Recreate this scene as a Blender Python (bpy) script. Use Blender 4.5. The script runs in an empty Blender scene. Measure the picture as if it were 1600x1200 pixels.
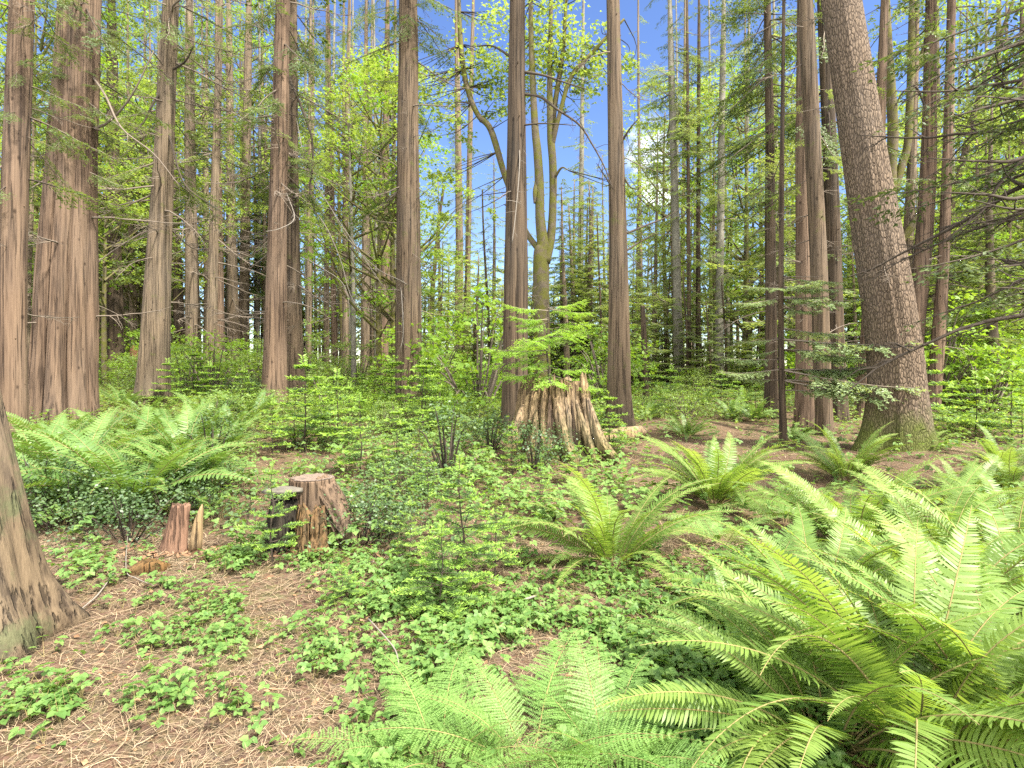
import bpy, math, random
import numpy as np
from mathutils import Matrix, Vector
C = bpy.context.scene.collection
SC = bpy.context.scene
R = math.radians
rng = np.random.default_rng(11)
random.seed(5)

# ------------------------------------------------------------------ camera, sky, sun, exposure
CZ, F, HOR = 1.6, 900.0, 572.0
cam = bpy.data.cameras.new('camera'); camo = bpy.data.objects.new('camera', cam); C.objects.link(camo)
camo.location = (0, 0, CZ); camo.rotation_euler = (R(90), 0, 0)
cam.sensor_width = 36; cam.lens = 36*F/1600; cam.shift_y = (HOR-600)/1600
cam.clip_start = 0.05; cam.clip_end = 2000
SC.camera = camo
SC.view_settings.view_transform = 'Standard'; SC.view_settings.look = 'None'
SC.view_settings.exposure = 2.08; SC.view_settings.gamma = 1
SC.render.engine = 'CYCLES'
cy = SC.cycles
cy.max_bounces = 6; cy.diffuse_bounces = 4; cy.glossy_bounces = 2; cy.transmission_bounces = 4; cy.transparent_max_bounces = 4
cy.use_denoising = False
cy.sample_clamp_indirect = 6
SUN_EL, SUN_AZ = 54, 128            # azimuth clockwise from the view direction: behind the camera, to the right
sun = bpy.data.lights.new('sun', 'SUN'); suno = bpy.data.objects.new('sun', sun); C.objects.link(suno)
sd = Vector((math.sin(R(SUN_AZ))*math.cos(R(SUN_EL)), math.cos(R(SUN_AZ))*math.cos(R(SUN_EL)), math.sin(R(SUN_EL))))
suno.rotation_euler = (-sd).to_track_quat('-Z', 'Y').to_euler()
sun.energy = 3.4; sun.angle = R(4); sun.color = (1, 0.95, 0.86)

world = bpy.data.worlds.new('World'); SC.world = world; world.use_nodes = True
nt = world.node_tree; nd = nt.nodes; ln = nt.links
nd.clear()
def N(tree, t, **kw):
    n = tree.nodes.new(t)
    for k, v in kw.items():
        if k.startswith('i_'):
            n.inputs[k[2:].replace('_', ' ')].default_value = v
        else:
            setattr(n, k, v)
    return n
wout = N(nt, 'ShaderNodeOutputWorld'); bgn = N(nt, 'ShaderNodeBackground'); bgn.inputs[1].default_value = 0.067
sky = N(nt, 'ShaderNodeTexSky', sky_type='NISHITA', sun_disc=False)
sky.sun_elevation = R(SUN_EL); sky.sun_rotation = R(SUN_AZ); sky.air_density = 1.0; sky.dust_density = 0.15; sky.ozone_density = 3.5
tc = N(nt, 'ShaderNodeTexCoord')
noi = N(nt, 'ShaderNodeTexNoise'); noi.inputs['Scale'].default_value = 4.2; noi.inputs['Detail'].default_value = 7; noi.inputs['Roughness'].default_value = .58
ln.new(tc.outputs['Generated'], noi.inputs['Vector'])
def wmath(op, a, b=None, clamp=False):
    n = N(nt, 'ShaderNodeMath', operation=op); n.use_clamp = clamp
    for i, v in enumerate((a, b)):
        if v is None: continue
        if isinstance(v, (int, float)): n.inputs[i].default_value = v
        else: ln.new(v, n.inputs[i])
    return n.outputs[0]
def maprange(v, a, b, c, d):
    n = N(nt, 'ShaderNodeMapRange'); n.interpolation_type = 'SMOOTHSTEP'
    ln.new(v, n.inputs[0])
    for i, q in enumerate((a, b, c, d)): n.inputs[1+i].default_value = q
    return n.outputs[0]
def dotdir(v):
    n = N(nt, 'ShaderNodeVectorMath', operation='DOT_PRODUCT'); ln.new(tc.outputs['Generated'], n.inputs[0])
    n.inputs[1].default_value = Vector(v).normalized(); return n.outputs['Value']
# broken cloud bank added out of view, overhead and behind, for soft fill light; a few small white clouds ahead
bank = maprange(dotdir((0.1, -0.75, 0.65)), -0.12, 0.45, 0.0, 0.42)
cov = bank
for (px, py, rad, amt) in ((1012, 222, .050, .25), (1026, 292, .038, .25), (1150, 395, .035, .18), (1065, 300, .03, .16), (1010, 425, .03, .16)):
    d = dotdir(((px-800)/F, 1, (HOR-py)/F))
    cov = wmath('MAXIMUM', cov, maprange(d, math.cos(rad*1.7), math.cos(rad*.15), 0.0, amt))
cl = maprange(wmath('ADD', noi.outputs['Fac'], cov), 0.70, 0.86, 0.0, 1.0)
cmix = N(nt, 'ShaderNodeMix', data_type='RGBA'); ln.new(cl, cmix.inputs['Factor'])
hs = N(nt, 'ShaderNodeHueSaturation'); hs.inputs['Saturation'].default_value = 1.1; hs.inputs['Hue'].default_value = .512
ln.new(sky.outputs[0], hs.inputs['Color'])
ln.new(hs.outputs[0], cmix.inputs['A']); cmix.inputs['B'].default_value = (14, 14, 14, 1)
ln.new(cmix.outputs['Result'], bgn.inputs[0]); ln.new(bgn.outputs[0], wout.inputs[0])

# ------------------------------------------------------------------ noise, ground form, pixel helpers
def _h(ix, iy, iz):
    n = (ix*374761393 + iy*668265263 + iz*2147483647 + 1274126177) & 0xffffffff
    n = ((n ^ (n >> 13)) * 1274126177) & 0xffffffff
    n = ((n ^ (n >> 16)) * 2246822519) & 0xffffffff
    return ((n ^ (n >> 15)) & 0xffff) / 65535.0
def vn(p):
    p = np.asarray(p, float); i = np.floor(p).astype(np.int64); f = p-i; f = f*f*(3-2*f)
    x, y, z = i[..., 0], i[..., 1], i[..., 2]; fx, fy, fz = f[..., 0], f[..., 1], f[..., 2]
    L = lambda a, b, t: a+(b-a)*t
    return L(L(L(_h(x, y, z), _h(x+1, y, z), fx), L(_h(x, y+1, z), _h(x+1, y+1, z), fx), fy),
             L(L(_h(x, y, z+1), _h(x+1, y, z+1), fx), L(_h(x, y+1, z+1), _h(x+1, y+1, z+1), fx), fy), fz)
def fbm(p, o=4):
    p = np.asarray(p, float); s = 0; a = .5; t = 0
    for k in range(o): s = s+a*vn(p*2**k+k*17.3); t += a; a *= .5
    return s/t
def sst(x, a, b):
    t = np.clip((x-a)/(b-a), 0, 1); return t*t*(3-2*t)
MOUNDS = [(-0.05+.6, 10.6, 1.6, .16), (7.0, 10.6, 1.6, .15), (4.1, 14.5, 1.3, .25), (-7.2, 15.0, 2.2, .2)]
def ground(x, y):
    x = np.asarray(x, float); y = np.asarray(y, float)
    u = x/np.maximum(y, 3.0)
    left = sst(-u, -0.05, 0.55)
    s = 0.019+0.02*left
    d = np.clip(y-11, 0, 55); d = np.where(d < 4, d*d/8, d-2)
    z = s*d
    z = z+(fbm(np.stack([x*.45, y*.45, 0*x+3], -1), 3)-.5)*.22*np.clip(y/6, .3, 1.5)
    z = z+(fbm(np.stack([x*2.1, y*2.1, 0*x+9], -1), 2)-.5)*.08
    for (mx, my, mr, mh) in MOUNDS: z = z+mh*np.exp(-((x-mx)**2+(y-my)**2)/mr**2)
    return z
def gz(x, y): return float(ground(np.array([x]), np.array([y]))[0])
def W(px, py, Y): return np.array([(px-800)/F*Y, Y, CZ-(py-HOR)/F*Y])
_YS = np.concatenate([np.arange(1.6, 30, .04), np.arange(30, 95, .15)])
def ydist(px, py):
    z = ground((px-800)/F*_YS, _YS); pr = HOR+(CZ-z)*F/_YS
    i = np.argmax(pr <= py) if (pr <= py).any() else len(_YS)-1
    return float(_YS[i])
def gpt(px, py):
    Y = ydist(px, py); x = (px-800)/F*Y; return np.array([x, Y, gz(x, Y)])
def gcol(px, Y):
    x = (px-800)/F*Y; return np.array([x, Y, gz(x, Y)])

# ------------------------------------------------------------------ mesh helpers
class MB:
    def __init__(s): s.v = []; s.f = []; s.n = 0
    def add(s, v, faces, mi=0):
        v = np.asarray(v, float).reshape(-1, 3)
        if not isinstance(faces, list): faces = [faces]
        for f in faces:
            f = np.asarray(f, int)
            if len(f): s.f.append((f+s.n, mi))
        s.v.append(v); s.n += len(v); return s
    def merged(s):                       # (verts, [(faces, mi)])
        return np.concatenate(s.v), s.f
    def build(s, name, mats, smooth=True):
        v = np.concatenate(s.v).astype(np.float32)
        me = bpy.data.meshes.new(name)
        me.vertices.add(len(v)); me.vertices.foreach_set('co', v.ravel())
        li = np.concatenate([f.ravel() for f, _ in s.f]).astype(np.int32)
        tot = np.concatenate([np.full(len(f), f.shape[1]) for f, _ in s.f]).astype(np.int32)
        mi = np.concatenate([np.full(len(f), m) for f, m in s.f]).astype(np.int32)
        st = np.concatenate([[0], np.cumsum(tot)[:-1]]).astype(np.int32)
        me.loops.add(len(li)); me.loops.foreach_set('vertex_index', li)
        me.polygons.add(len(tot)); me.polygons.foreach_set('loop_start', st); me.polygons.foreach_set('loop_total', tot)
        for m in (mats if isinstance(mats, (list, tuple)) else [mats]): me.materials.append(m)
        me.polygons.foreach_set('material_index', mi)
        me.polygons.foreach_set('use_smooth', np.full(len(tot), smooth))
        me.update(calc_edges=True); me.validate()
        return me
def put(name, me, parent=None, M=None):
    o = bpy.data.objects.new(name, me); C.objects.link(o)
    if parent is not None: o.parent = parent
    if M is not None:
        if parent is not None: o.matrix_local = M
        else: o.matrix_world = M
    return o
def tag(o, label, cat, group=None, kind=None):
    if label: o['label'] = label
    if cat: o['category'] = cat
    if group: o['group'] = group
    if kind: o['kind'] = kind
    return o
def thing(name, label, cat, loc, group=None, rz=0, sc=1):
    o = bpy.data.objects.new(name, None); C.objects.link(o)
    o.empty_display_size = .2
    o.location = [float(q) for q in loc]; o.rotation_euler = (0, 0, rz); o.scale = (sc, sc, sc)
    return tag(o, label, cat, group)
def nrm(a):
    a = np.asarray(a, float); return a/np.maximum(np.linalg.norm(a, axis=-1, keepdims=True), 1e-9)
def tube(pts, rad, n=6, fn=None, cap=True):
    """rings round a path; fn(theta grid, arc length grid) multiplies the radius"""
    pts = np.asarray(pts, float); m = len(pts); rad = np.broadcast_to(np.asarray(rad, float), (m,))
    t = nrm(np.gradient(pts, axis=0))
    ref = np.array([0, 1, 0.]) if abs(t[0][2]) > .7 else np.array([0, 0, 1.])
    a = nrm(np.cross(t, np.broadcast_to(ref, t.shape))); b = np.cross(t, a)
    th = np.linspace(0, 2*np.pi, n, endpoint=False)
    s = np.concatenate([[0], np.cumsum(np.linalg.norm(np.diff(pts, axis=0), axis=1))])
    rr = rad[:, None]*np.ones((1, n))
    if fn is not None: rr = rr*fn(th[None, :]+0*rr, s[:, None]+0*rr)
    v = pts[:, None]+rr[..., None]*(np.cos(th)[None, :, None]*a[:, None]+np.sin(th)[None, :, None]*b[:, None])
    v = v.reshape(-1, 3)
    i = np.arange(m-1)[:, None]*n; j = np.arange(n)[None]; j2 = (j+1) % n
    q = np.stack([i+j, i+n+j, i+n+j2, i+j2], -1).reshape(-1, 4)
    f = [q]
    if cap:
        v = np.concatenate([v, pts[:1], pts[-1:]])
        k = np.arange(n); k2 = (k+1) % n; e = (m-1)*n
        f.append(np.stack([k, k2, np.full(n, m*n)], -1)); f.append(np.stack([e+k2, e+k, np.full(n, m*n+1)], -1))
    return v, f
def smooth_path(pts, k):
    """Catmull-Rom through pts, k steps per span; extra columns are carried along"""
    P = np.asarray(pts, float); P = np.concatenate([[2*P[0]-P[1]], P, [2*P[-1]-P[-2]]]); out = []
    for i in range(1, len(P)-2):
        for t in np.linspace(0, 1, k, endpoint=False):
            p0, p1, p2, p3 = P[i-1:i+3]
            out.append(.5*(2*p1+(p2-p0)*t+(2*p0-5*p1+4*p2-p3)*t*t+(3*p1-p0-3*p2+p3)*t**3))
    out.append(P[-2]); return np.array(out)
def rhombs(P, D, S, L, Wd, at=.45):
    """one four-cornered leaf for each row"""
    L = np.asarray(L)[:, None]; Wd = np.asarray(Wd)[:, None]
    v = np.stack([P, P+D*L*at+S*Wd/2, P+D*L, P+D*L*at-S*Wd/2], 1).reshape(-1, 3)
    return v, np.arange(len(P)*4).reshape(-1, 4)
def rot_rows(D, N_, ang):
    c = np.cos(ang)[:, None]; s = np.sin(ang)[:, None]
    return D*c+np.cross(N_, D)*s
def TRS(loc, rz=0, rx=0, ry=0, s=1):
    if isinstance(s, (int, float)): s = (s, s, s)
    return Matrix.Translation([float(q) for q in loc]) @ Matrix.Rotation(rz, 4, 'Z') @ Matrix.Rotation(ry, 4, 'Y') @ Matrix.Rotation(rx, 4, 'X') @ Matrix.Diagonal((s[0], s[1], s[2], 1))

# ------------------------------------------------------------------ materials
def newmat(name):
    m = bpy.data.materials.new(name); m.use_nodes = True; m.node_tree.nodes.clear()
    o = N(m.node_tree, 'ShaderNodeOutputMaterial'); return m, m.node_tree, o
def ramp(t, fac, stops):
    r = N(t, 'ShaderNodeValToRGB'); e = r.color_ramp.elements
    while len(e) < len(stops): e.new(.5)
    for k, (p, c) in enumerate(stops): e[k].position = p; e[k].color = (*c, 1)
    t.links.new(fac, r.inputs[0]); return r.outputs[0]
def mixc(t, fac, a, b, mode='MIX'):
    n = N(t, 'ShaderNodeMix', data_type='RGBA', blend_type=mode)
    for k, v in (('Factor', fac), ('A', a), ('B', b)):
        if isinstance(v, (int, float)): n.inputs[k].default_value = v
        elif isinstance(v, tuple): n.inputs[k].default_value = (*v, 1)
        else: t.links.new(v, n.inputs[k])
    return n.outputs['Result']
def tm(t, op, a, b=0.0, clamp=False):
    n = N(t, 'ShaderNodeMath', operation=op); n.use_clamp = clamp
    for i, v in enumerate((a, b)):
        if isinstance(v, (int, float)): n.inputs[i].default_value = v
        else: t.links.new(v, n.inputs[i])
    return n.outputs[0]
def mr(t, v, a, b, c=0.0, d=1.0):
    n = N(t, 'ShaderNodeMapRange'); t.links.new(v, n.inputs[0])
    for i, q in enumerate((a, b, c, d)): n.inputs[1+i].default_value = q
    return n.outputs[0]
def noise(t, vec, sc, det=4, rough=.55, map_=None):
    n = N(t, 'ShaderNodeTexNoise'); n.inputs['Scale'].default_value = sc; n.inputs['Detail'].default_value = det; n.inputs['Roughness'].default_value = rough
    if map_:
        mp = N(t, 'ShaderNodeMapping'); mp.inputs['Scale'].default_value = map_; t.links.new(vec, mp.inputs[0]); vec = mp.outputs[0]
    t.links.new(vec, n.inputs['Vector']); return n.outputs['Fac']
def leafmat(name, c1, c2, trans=.4, rough=.45, tint=(1.35, 1.25, .6), spec=.35, objvar=.35):
    m, t, o = newmat(name)
    g = N(t, 'ShaderNodeNewGeometry'); oi = N(t, 'ShaderNodeObjectInfo')
    f = tm(t, 'ADD', tm(t, 'MULTIPLY', g.outputs['Random Per Island'], 1-objvar), tm(t, 'MULTIPLY', oi.outputs['Random'], objvar))
    col = mixc(t, f, c1, c2)
    p = N(t, 'ShaderNodeBsdfPrincipled'); p.inputs['Roughness'].default_value = rough; p.inputs['Specular IOR Level'].default_value = spec
    t.links.new(col, p.inputs['Base Color'])
    tr = N(t, 'ShaderNodeBsdfTranslucent'); t.links.new(mixc(t, 1.0, col, tint, 'MULTIPLY'), tr.inputs[0])
    mx = N(t, 'ShaderNodeMixShader'); mx.inputs[0].default_value = trans
    t.links.new(p.outputs[0], mx.inputs[1]); t.links.new(tr.outputs[0], mx.inputs[2]); t.links.new(mx.outputs[0], o.inputs[0])
    return m
def barkmat(name, dark, light, style='cedar', moss=0.0, mosscol=(.085, .10, .022), sc=1.0, bump=1.0, lowmoss=0.0, grey=0.25):
    light = (.84*light[0], .835*light[1], .765*light[2]); dark = tuple(.75*q for q in dark)
    m, t, o = newmat(name)
    tcn = N(t, 'ShaderNodeTexCoord'); v = tcn.outputs['Object']; oi = N(t, 'ShaderNodeObjectInfo')
    if style == 'cedar':
        a = noise(t, v, 1.0*sc, 5, .6, (9, 9, .38)); b = noise(t, v, 1.0*sc, 4, .6, (30, 30, 1.1))
        h = tm(t, 'ADD', tm(t, 'MULTIPLY', a, .65), tm(t, 'MULTIPLY', b, .35))
        fac = mr(t, h, .37, .63); dist = .03
    elif style == 'plates':
        wob = noise(t, v, 6*sc, 3); mp = N(t, 'ShaderNodeMapping'); mp.inputs['Scale'].default_value = (34*sc, 34*sc, 11*sc); t.links.new(v, mp.inputs[0])
        ad = mixc(t, .22, mp.outputs[0], N_color(t, v, 7*sc))
        vo = N(t, 'ShaderNodeTexVoronoi', feature='DISTANCE_TO_EDGE'); vo.inputs['Scale'].default_value = 1.0; t.links.new(ad, vo.inputs['Vector'])
        e = mr(t, vo.outputs['Distance'], .0, .2); fine = noise(t, v, 1.0, 5, .65, (30, 30, 9))
        h = tm(t, 'ADD', tm(t, 'MULTIPLY', e, .45), tm(t, 'MULTIPLY', fine, .55)); fac = mr(t, h, .2, .82); dist = .03
    else:
        a = noise(t, v, 5*sc, 6, .6, (1, 1, .6)); b = noise(t, v, 26*sc, 4, .6, (1, 1, .5))
        h = tm(t, 'ADD', tm(t, 'MULTIPLY', a, .6), tm(t, 'MULTIPLY', b, .4)); fac = mr(t, h, .34, .66); dist = .01
    col = ramp(t, fac, ((0, dark), (.42, tuple(.5*(p+q) for p, q in zip(dark, light))), (1, light)))
    big = noise(t, v, 1.1, 3, .5, (1, 1, .5))
    if style == 'cedar':                                                          # deep narrow fissures and pale shredded strips
        fz = noise(t, v, 1.0*sc, 3, .55, (21, 21, .55)); col = mixc(t, mr(t, fz, .55, .64, 0, .8), col, tuple(q*.6 for q in dark))
        st_ = noise(t, v, 1.0*sc, 3, .6, (34, 34, 1.6)); col = mixc(t, mr(t, st_, .60, .70, 0, .3), col, tuple(q*1.25 for q in light)); h = tm(t, 'SUBTRACT', h, mr(t, fz, .55, .64, 0, .35))
    lum = sum(light)/3
    col = mixc(t, mr(t, big, .42, .72, 0, grey), col, (lum*.95, lum*.92, lum*.84))       # weathered grey patches
    col = mixc(t, mr(t, oi.outputs['Random'], 0, 1, 0, .22), col, (light[0]*.7, light[1]*.74, light[2]*.75))
    if style == 'cedar':                                                          # dark knots
        vk = N(t, 'ShaderNodeTexVoronoi'); vk.inputs['Scale'].default_value = 1.0
        mp2 = N(t, 'ShaderNodeMapping'); mp2.inputs['Scale'].default_value = (4.2, 4.2, 2.6); t.links.new(v, mp2.inputs[0]); t.links.new(mp2.outputs[0], vk.inputs['Vector'])
        col = mixc(t, mr(t, vk.outputs['Distance'], .06, .16, .75, 0), col, (dark[0]*.45, dark[1]*.45, dark[2]*.45))
    if moss or lowmoss:
        mn = noise(t, v, 3.2, 6, .65); mf = mr(t, mn, .62-.3*moss, .72-.25*moss, 0, min(1, .35+moss)) if moss else 0.0
        if lowmoss:
            sep = N(t, 'ShaderNodeSeparateXYZ'); t.links.new(v, sep.inputs[0])
            low = mr(t, tm(t, 'ADD', sep.outputs[2], tm(t, 'MULTIPLY', mn, -1.6)), -.55, .12, lowmoss, 0)
            mf = tm(t, 'MAXIMUM', low, mf)
        fm = noise(t, v, 60, 3); mc = mixc(t, fm, tuple(q*.55 for q in mosscol), tuple(q*1.35 for q in mosscol))
        col = mixc(t, mf, col, mc)
    p = N(t, 'ShaderNodeBsdfPrincipled'); p.inputs['Roughness'].default_value = .9; p.inputs['Specular IOR Level'].default_value = .15
    t.links.new(col, p.inputs['Base Color'])
    bp = N(t, 'ShaderNodeBump'); bp.inputs['Strength'].default_value = min(1, .9*bump); bp.inputs['Distance'].default_value = dist*bump*1.4
    t.links.new(h, bp.inputs['Height']); t.links.new(bp.outputs[0], p.inputs['Normal']); t.links.new(p.outputs[0], o.inputs[0])
    return m
def N_color(t, v, sc):
    n = N(t, 'ShaderNodeTexNoise'); n.inputs['Scale'].default_value = sc*.4; n.inputs['Detail'].default_value = 3
    t.links.new(v, n.inputs['Vector'])
    mul = N(t, 'ShaderNodeVectorMath', operation='SCALE'); mul.inputs['Scale'].default_value = 6; t.links.new(n.outputs['Color'], mul.inputs[0])
    return mul.outputs[0]
def plainmat(name, c1, c2, rough=.9, islands=True, sc=30):
    m, t, o = newmat(name)
    g = N(t, 'ShaderNodeNewGeometry'); tcn = N(t, 'ShaderNodeTexCoord')
    f = g.outputs['Random Per Island'] if islands else noise(t, tcn.outputs['Object'], sc, 4)
    p = N(t, 'ShaderNodeBsdfPrincipled'); p.inputs['Roughness'].default_value = rough; p.inputs['Specular IOR Level'].default_value = .2
    t.links.new(mixc(t, f, c1, c2), p.inputs['Base Color']); t.links.new(p.outputs[0], o.inputs[0]); return m

M_FERN = leafmat('fern_leaf', (.115, .21, .037), (.265, .37, .088), .47, .46, spec=.5, objvar=.6)
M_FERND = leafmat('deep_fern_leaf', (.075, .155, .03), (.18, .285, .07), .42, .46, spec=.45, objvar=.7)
M_LADY = leafmat('lady_fern_leaf', (.15, .28, .065), (.23, .37, .10), .45, .5)
M_RACH = plainmat('fern_stalk', (.16, .13, .05), (.24, .20, .08))
M_VINE = leafmat('bramble_leaf', (.085, .18, .04), (.24, .355, .095), .42, .5)
M_HOLLY = leafmat('holly_leaf', (.04, .08, .03), (.10, .155, .05), .22, .44, spec=.4)
M_HEM = leafmat('hemlock_needle', (.115, .185, .06), (.27, .325, .11), .54, .55)
M_CED = leafmat('cedar_spray', (.06, .10, .03), (.155, .205, .055), .42, .5)
M_DARKN = leafmat('dark_needle', (.045, .075, .028), (.12, .16, .05), .36, .55)
M_HEMY = leafmat('young_hemlock_needle', (.17, .32, .045), (.30, .45, .07), .5, .5)
M_HEMG = leafmat('grey_hemlock_needle', (.15, .225, .10), (.28, .35, .16), .42, .5)
M_MAP = leafmat('maple_leaf', (.15, .235, .05), (.28, .36, .09), .55, .5)
M_FRESH = leafmat('fresh_leaf', (.13, .26, .03), (.26, .38, .05), .48, .5)
M_BUSH = leafmat('bush_leaf', (.12, .205, .05), (.27, .36, .09), .46, .5)
M_FIRN = leafmat('fir_needle', (.07, .14, .04), (.15, .23, .065), .38, .5)
M_TIP = leafmat('fir_new_needle', (.22, .38, .06), (.34, .50, .10), .45, .5)
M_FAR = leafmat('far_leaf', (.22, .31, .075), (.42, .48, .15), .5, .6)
M_TWIG = plainmat('dead_twig', (.07, .054, .042), (.21, .17, .13))
M_PALETWIG = plainmat('pale_twig', (.13, .112, .09), (.24, .21, .175), islands=True)
M_DKTWIG = plainmat('dark_twig', (.035, .028, .022), (.075, .058, .042))
M_LITTER = plainmat('litter', (.085, .056, .033), (.40, .30, .19))
M_DEADLEAF = plainmat('dead_leaf', (.13, .07, .035), (.32, .19, .10))
B_RED = barkmat('red_cedar_bark', (.05, .031, .022), (.22, .148, .105), 'cedar', grey=.15)
B_BRN = barkmat('brown_cedar_bark', (.045, .031, .021), (.19, .135, .093), 'cedar', moss=.12, grey=.2)
B_TAN = barkmat('tan_bark', (.075, .054, .037), (.24, .178, .125), 'cedar', moss=.1, sc=1.2, grey=.2)
B_DARK = barkmat('dark_bark', (.03, .021, .015), (.125, .088, .06), 'cedar')
B_PALE = barkmat('pale_bark', (.10, .09, .075), (.27, .245, .205), 'smooth', moss=.15)
B_FIR = barkmat('fir_bark', (.06, .042, .031), (.225, .165, .122), 'plates', lowmoss=.95, grey=.15)
B_MOSS = barkmat('mossy_bark', (.06, .045, .03), (.17, .135, .09), 'smooth', moss=.62, mosscol=(.10, .098, .021))
B_LEFT = barkmat('left_bark', (.055, .038, .026), (.21, .152, .10), 'cedar', moss=.4, mosscol=(.085, .095, .045), sc=1.0)
B_FARB = barkmat('far_bark', (.06, .045, .033), (.20, .15, .11), 'smooth', moss=.2)
B_STUMP = barkmat('weathered_wood', (.05, .03, .018), (.37, .255, .15), 'cedar', sc=1.4, bump=1.2, lowmoss=.4)
B_PLANK = barkmat('split_wood', (.07, .043, .025), (.45, .315, .18), 'cedar', sc=1.8)
B_CUT = barkmat('cut_stump_wood', (.05, .031, .021), (.21, .14, .096), 'cedar', sc=1.8)
B_ROT = barkmat('rotten_wood', (.045, .02, .009), (.24, .12, .052), 'cedar', sc=1.5, bump=1.2, lowmoss=.15)
B_SLABW = barkmat('red_split_wood', (.10, .055, .036), (.26, .15, .105), 'cedar', sc=1.5, grey=.2)
B_CHAR = barkmat('rotted_dark_wood', (.012, .01, .008), (.05, .04, .03), 'cedar', sc=1.5)
B_GREYW = barkmat('grey_wood', (.07, .06, .05), (.19, .17, .145), 'smooth')
def ringmat():
    m, t, o = newmat('sawn_wood'); tcn = N(t, 'ShaderNodeTexCoord'); v = tcn.outputs['Object']; mp = N(t, 'ShaderNodeMapping'); mp.inputs['Scale'].default_value = (1, 1, 0); t.links.new(v, mp.inputs[0])
    ln_ = N(t, 'ShaderNodeVectorMath', operation='LENGTH'); t.links.new(mp.outputs[0], ln_.inputs[0]); nz = noise(t, v, 9, 4); f = tm(t, 'SINE', tm(t, 'MULTIPLY', tm(t, 'ADD', ln_.outputs['Value'], tm(t, 'MULTIPLY', nz, .05)), 420))
    col = mixc(t, mr(t, f, -1, 1), (.10, .07, .05), (.20, .145, .105)); col = mixc(t, mr(t, noise(t, v, 22, 5, .7), .5, .68), col, (.05, .04, .03))
    p = N(t, 'ShaderNodeBsdfPrincipled'); p.inputs['Roughness'].default_value = .9; t.links.new(col, p.inputs['Base Color']); t.links.new(p.outputs[0], o.inputs[0]); return m
M_TOP = ringmat()

def groundmat():
    m, t, o = newmat('forest_floor')
    tcn = N(t, 'ShaderNodeTexCoord'); v = tcn.outputs['Object']
    a = noise(t, v, 55, 6, .7); b = noise(t, v, 9, 5, .65); c = noise(t, v, .7, 4, .6); e = noise(t, v, 160, 3, .7)
    f = tm(t, 'ADD', tm(t, 'MULTIPLY', a, .5), tm(t, 'ADD', tm(t, 'MULTIPLY', b, .25), tm(t, 'MULTIPLY', e, .25)))
    col = ramp(t, mr(t, f, .32, .68), ((0, (.03, .018, .012)), (.45, (.098, .065, .040)), (1, (.215, .153, .096))))
    damp = noise(t, v, 1.9, 5, .65); col = mixc(t, mr(t, damp, .52, .68, 0, .6), col, (.035, .022, .015))
    vo = N(t, 'ShaderNodeTexVoronoi'); vo.inputs['Scale'].default_value = 38; t.links.new(v, vo.inputs['Vector'])
    col = mixc(t, .12, col, mixc(t, 1.0, col, vo.outputs['Color'], 'OVERLAY'))
    green = mixc(t, a, (.045, .075, .018), (.12, .17, .035))
    col = mixc(t, mr(t, tm(t, 'ADD', c, tm(t, 'MULTIPLY', b, .5)), .80, .98, 0, .75), col, green)
    p = N(t, 'ShaderNodeBsdfPrincipled'); p.inputs['Roughness'].default_value = .95; p.inputs['Specular IOR Level'].default_value = .1
    t.links.new(col, p.inputs['Base Color'])
    bp = N(t, 'ShaderNodeBump'); bp.inputs['Strength'].default_value = .9; bp.inputs['Distance'].default_value = .03
    t.links.new(f, bp.inputs['Height']); t.links.new(bp.outputs[0], p.inputs['Normal']); t.links.new(p.outputs[0], o.inputs[0]); return m
M_GROUND = groundmat()

# ------------------------------------------------------------------ ground sheet
def make_ground():
    ys = np.concatenate([np.arange(-12, 2, .8), np.arange(2, 14, .1), np.arange(14, 40, .4), np.arange(40, 100, 2), np.linspace(100, 600, 20)])
    us = np.concatenate([np.linspace(-4, -1.1, 25), np.linspace(-1.1, 1.1, 230)[1:-1], np.linspace(1.1, 4, 25)])
    Yg, Ug = np.meshgrid(ys, us, indexing='ij'); X = Ug*np.maximum(np.abs(Yg), 3.0)
    v = np.stack([X, Yg, ground(X, Yg)], -1).reshape(-1, 3); nx = len(us)
    i = np.arange(len(ys)-1)[:, None]*nx; j = np.arange(nx-1)[None]
    f = np.stack([i+j, i+j+1, i+nx+j+1, i+nx+j], -1).reshape(-1, 4)
    o = put('ground', MB().add(v, f).build('ground', M_GROUND)); o['kind'] = 'structure'
make_ground()

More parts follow.
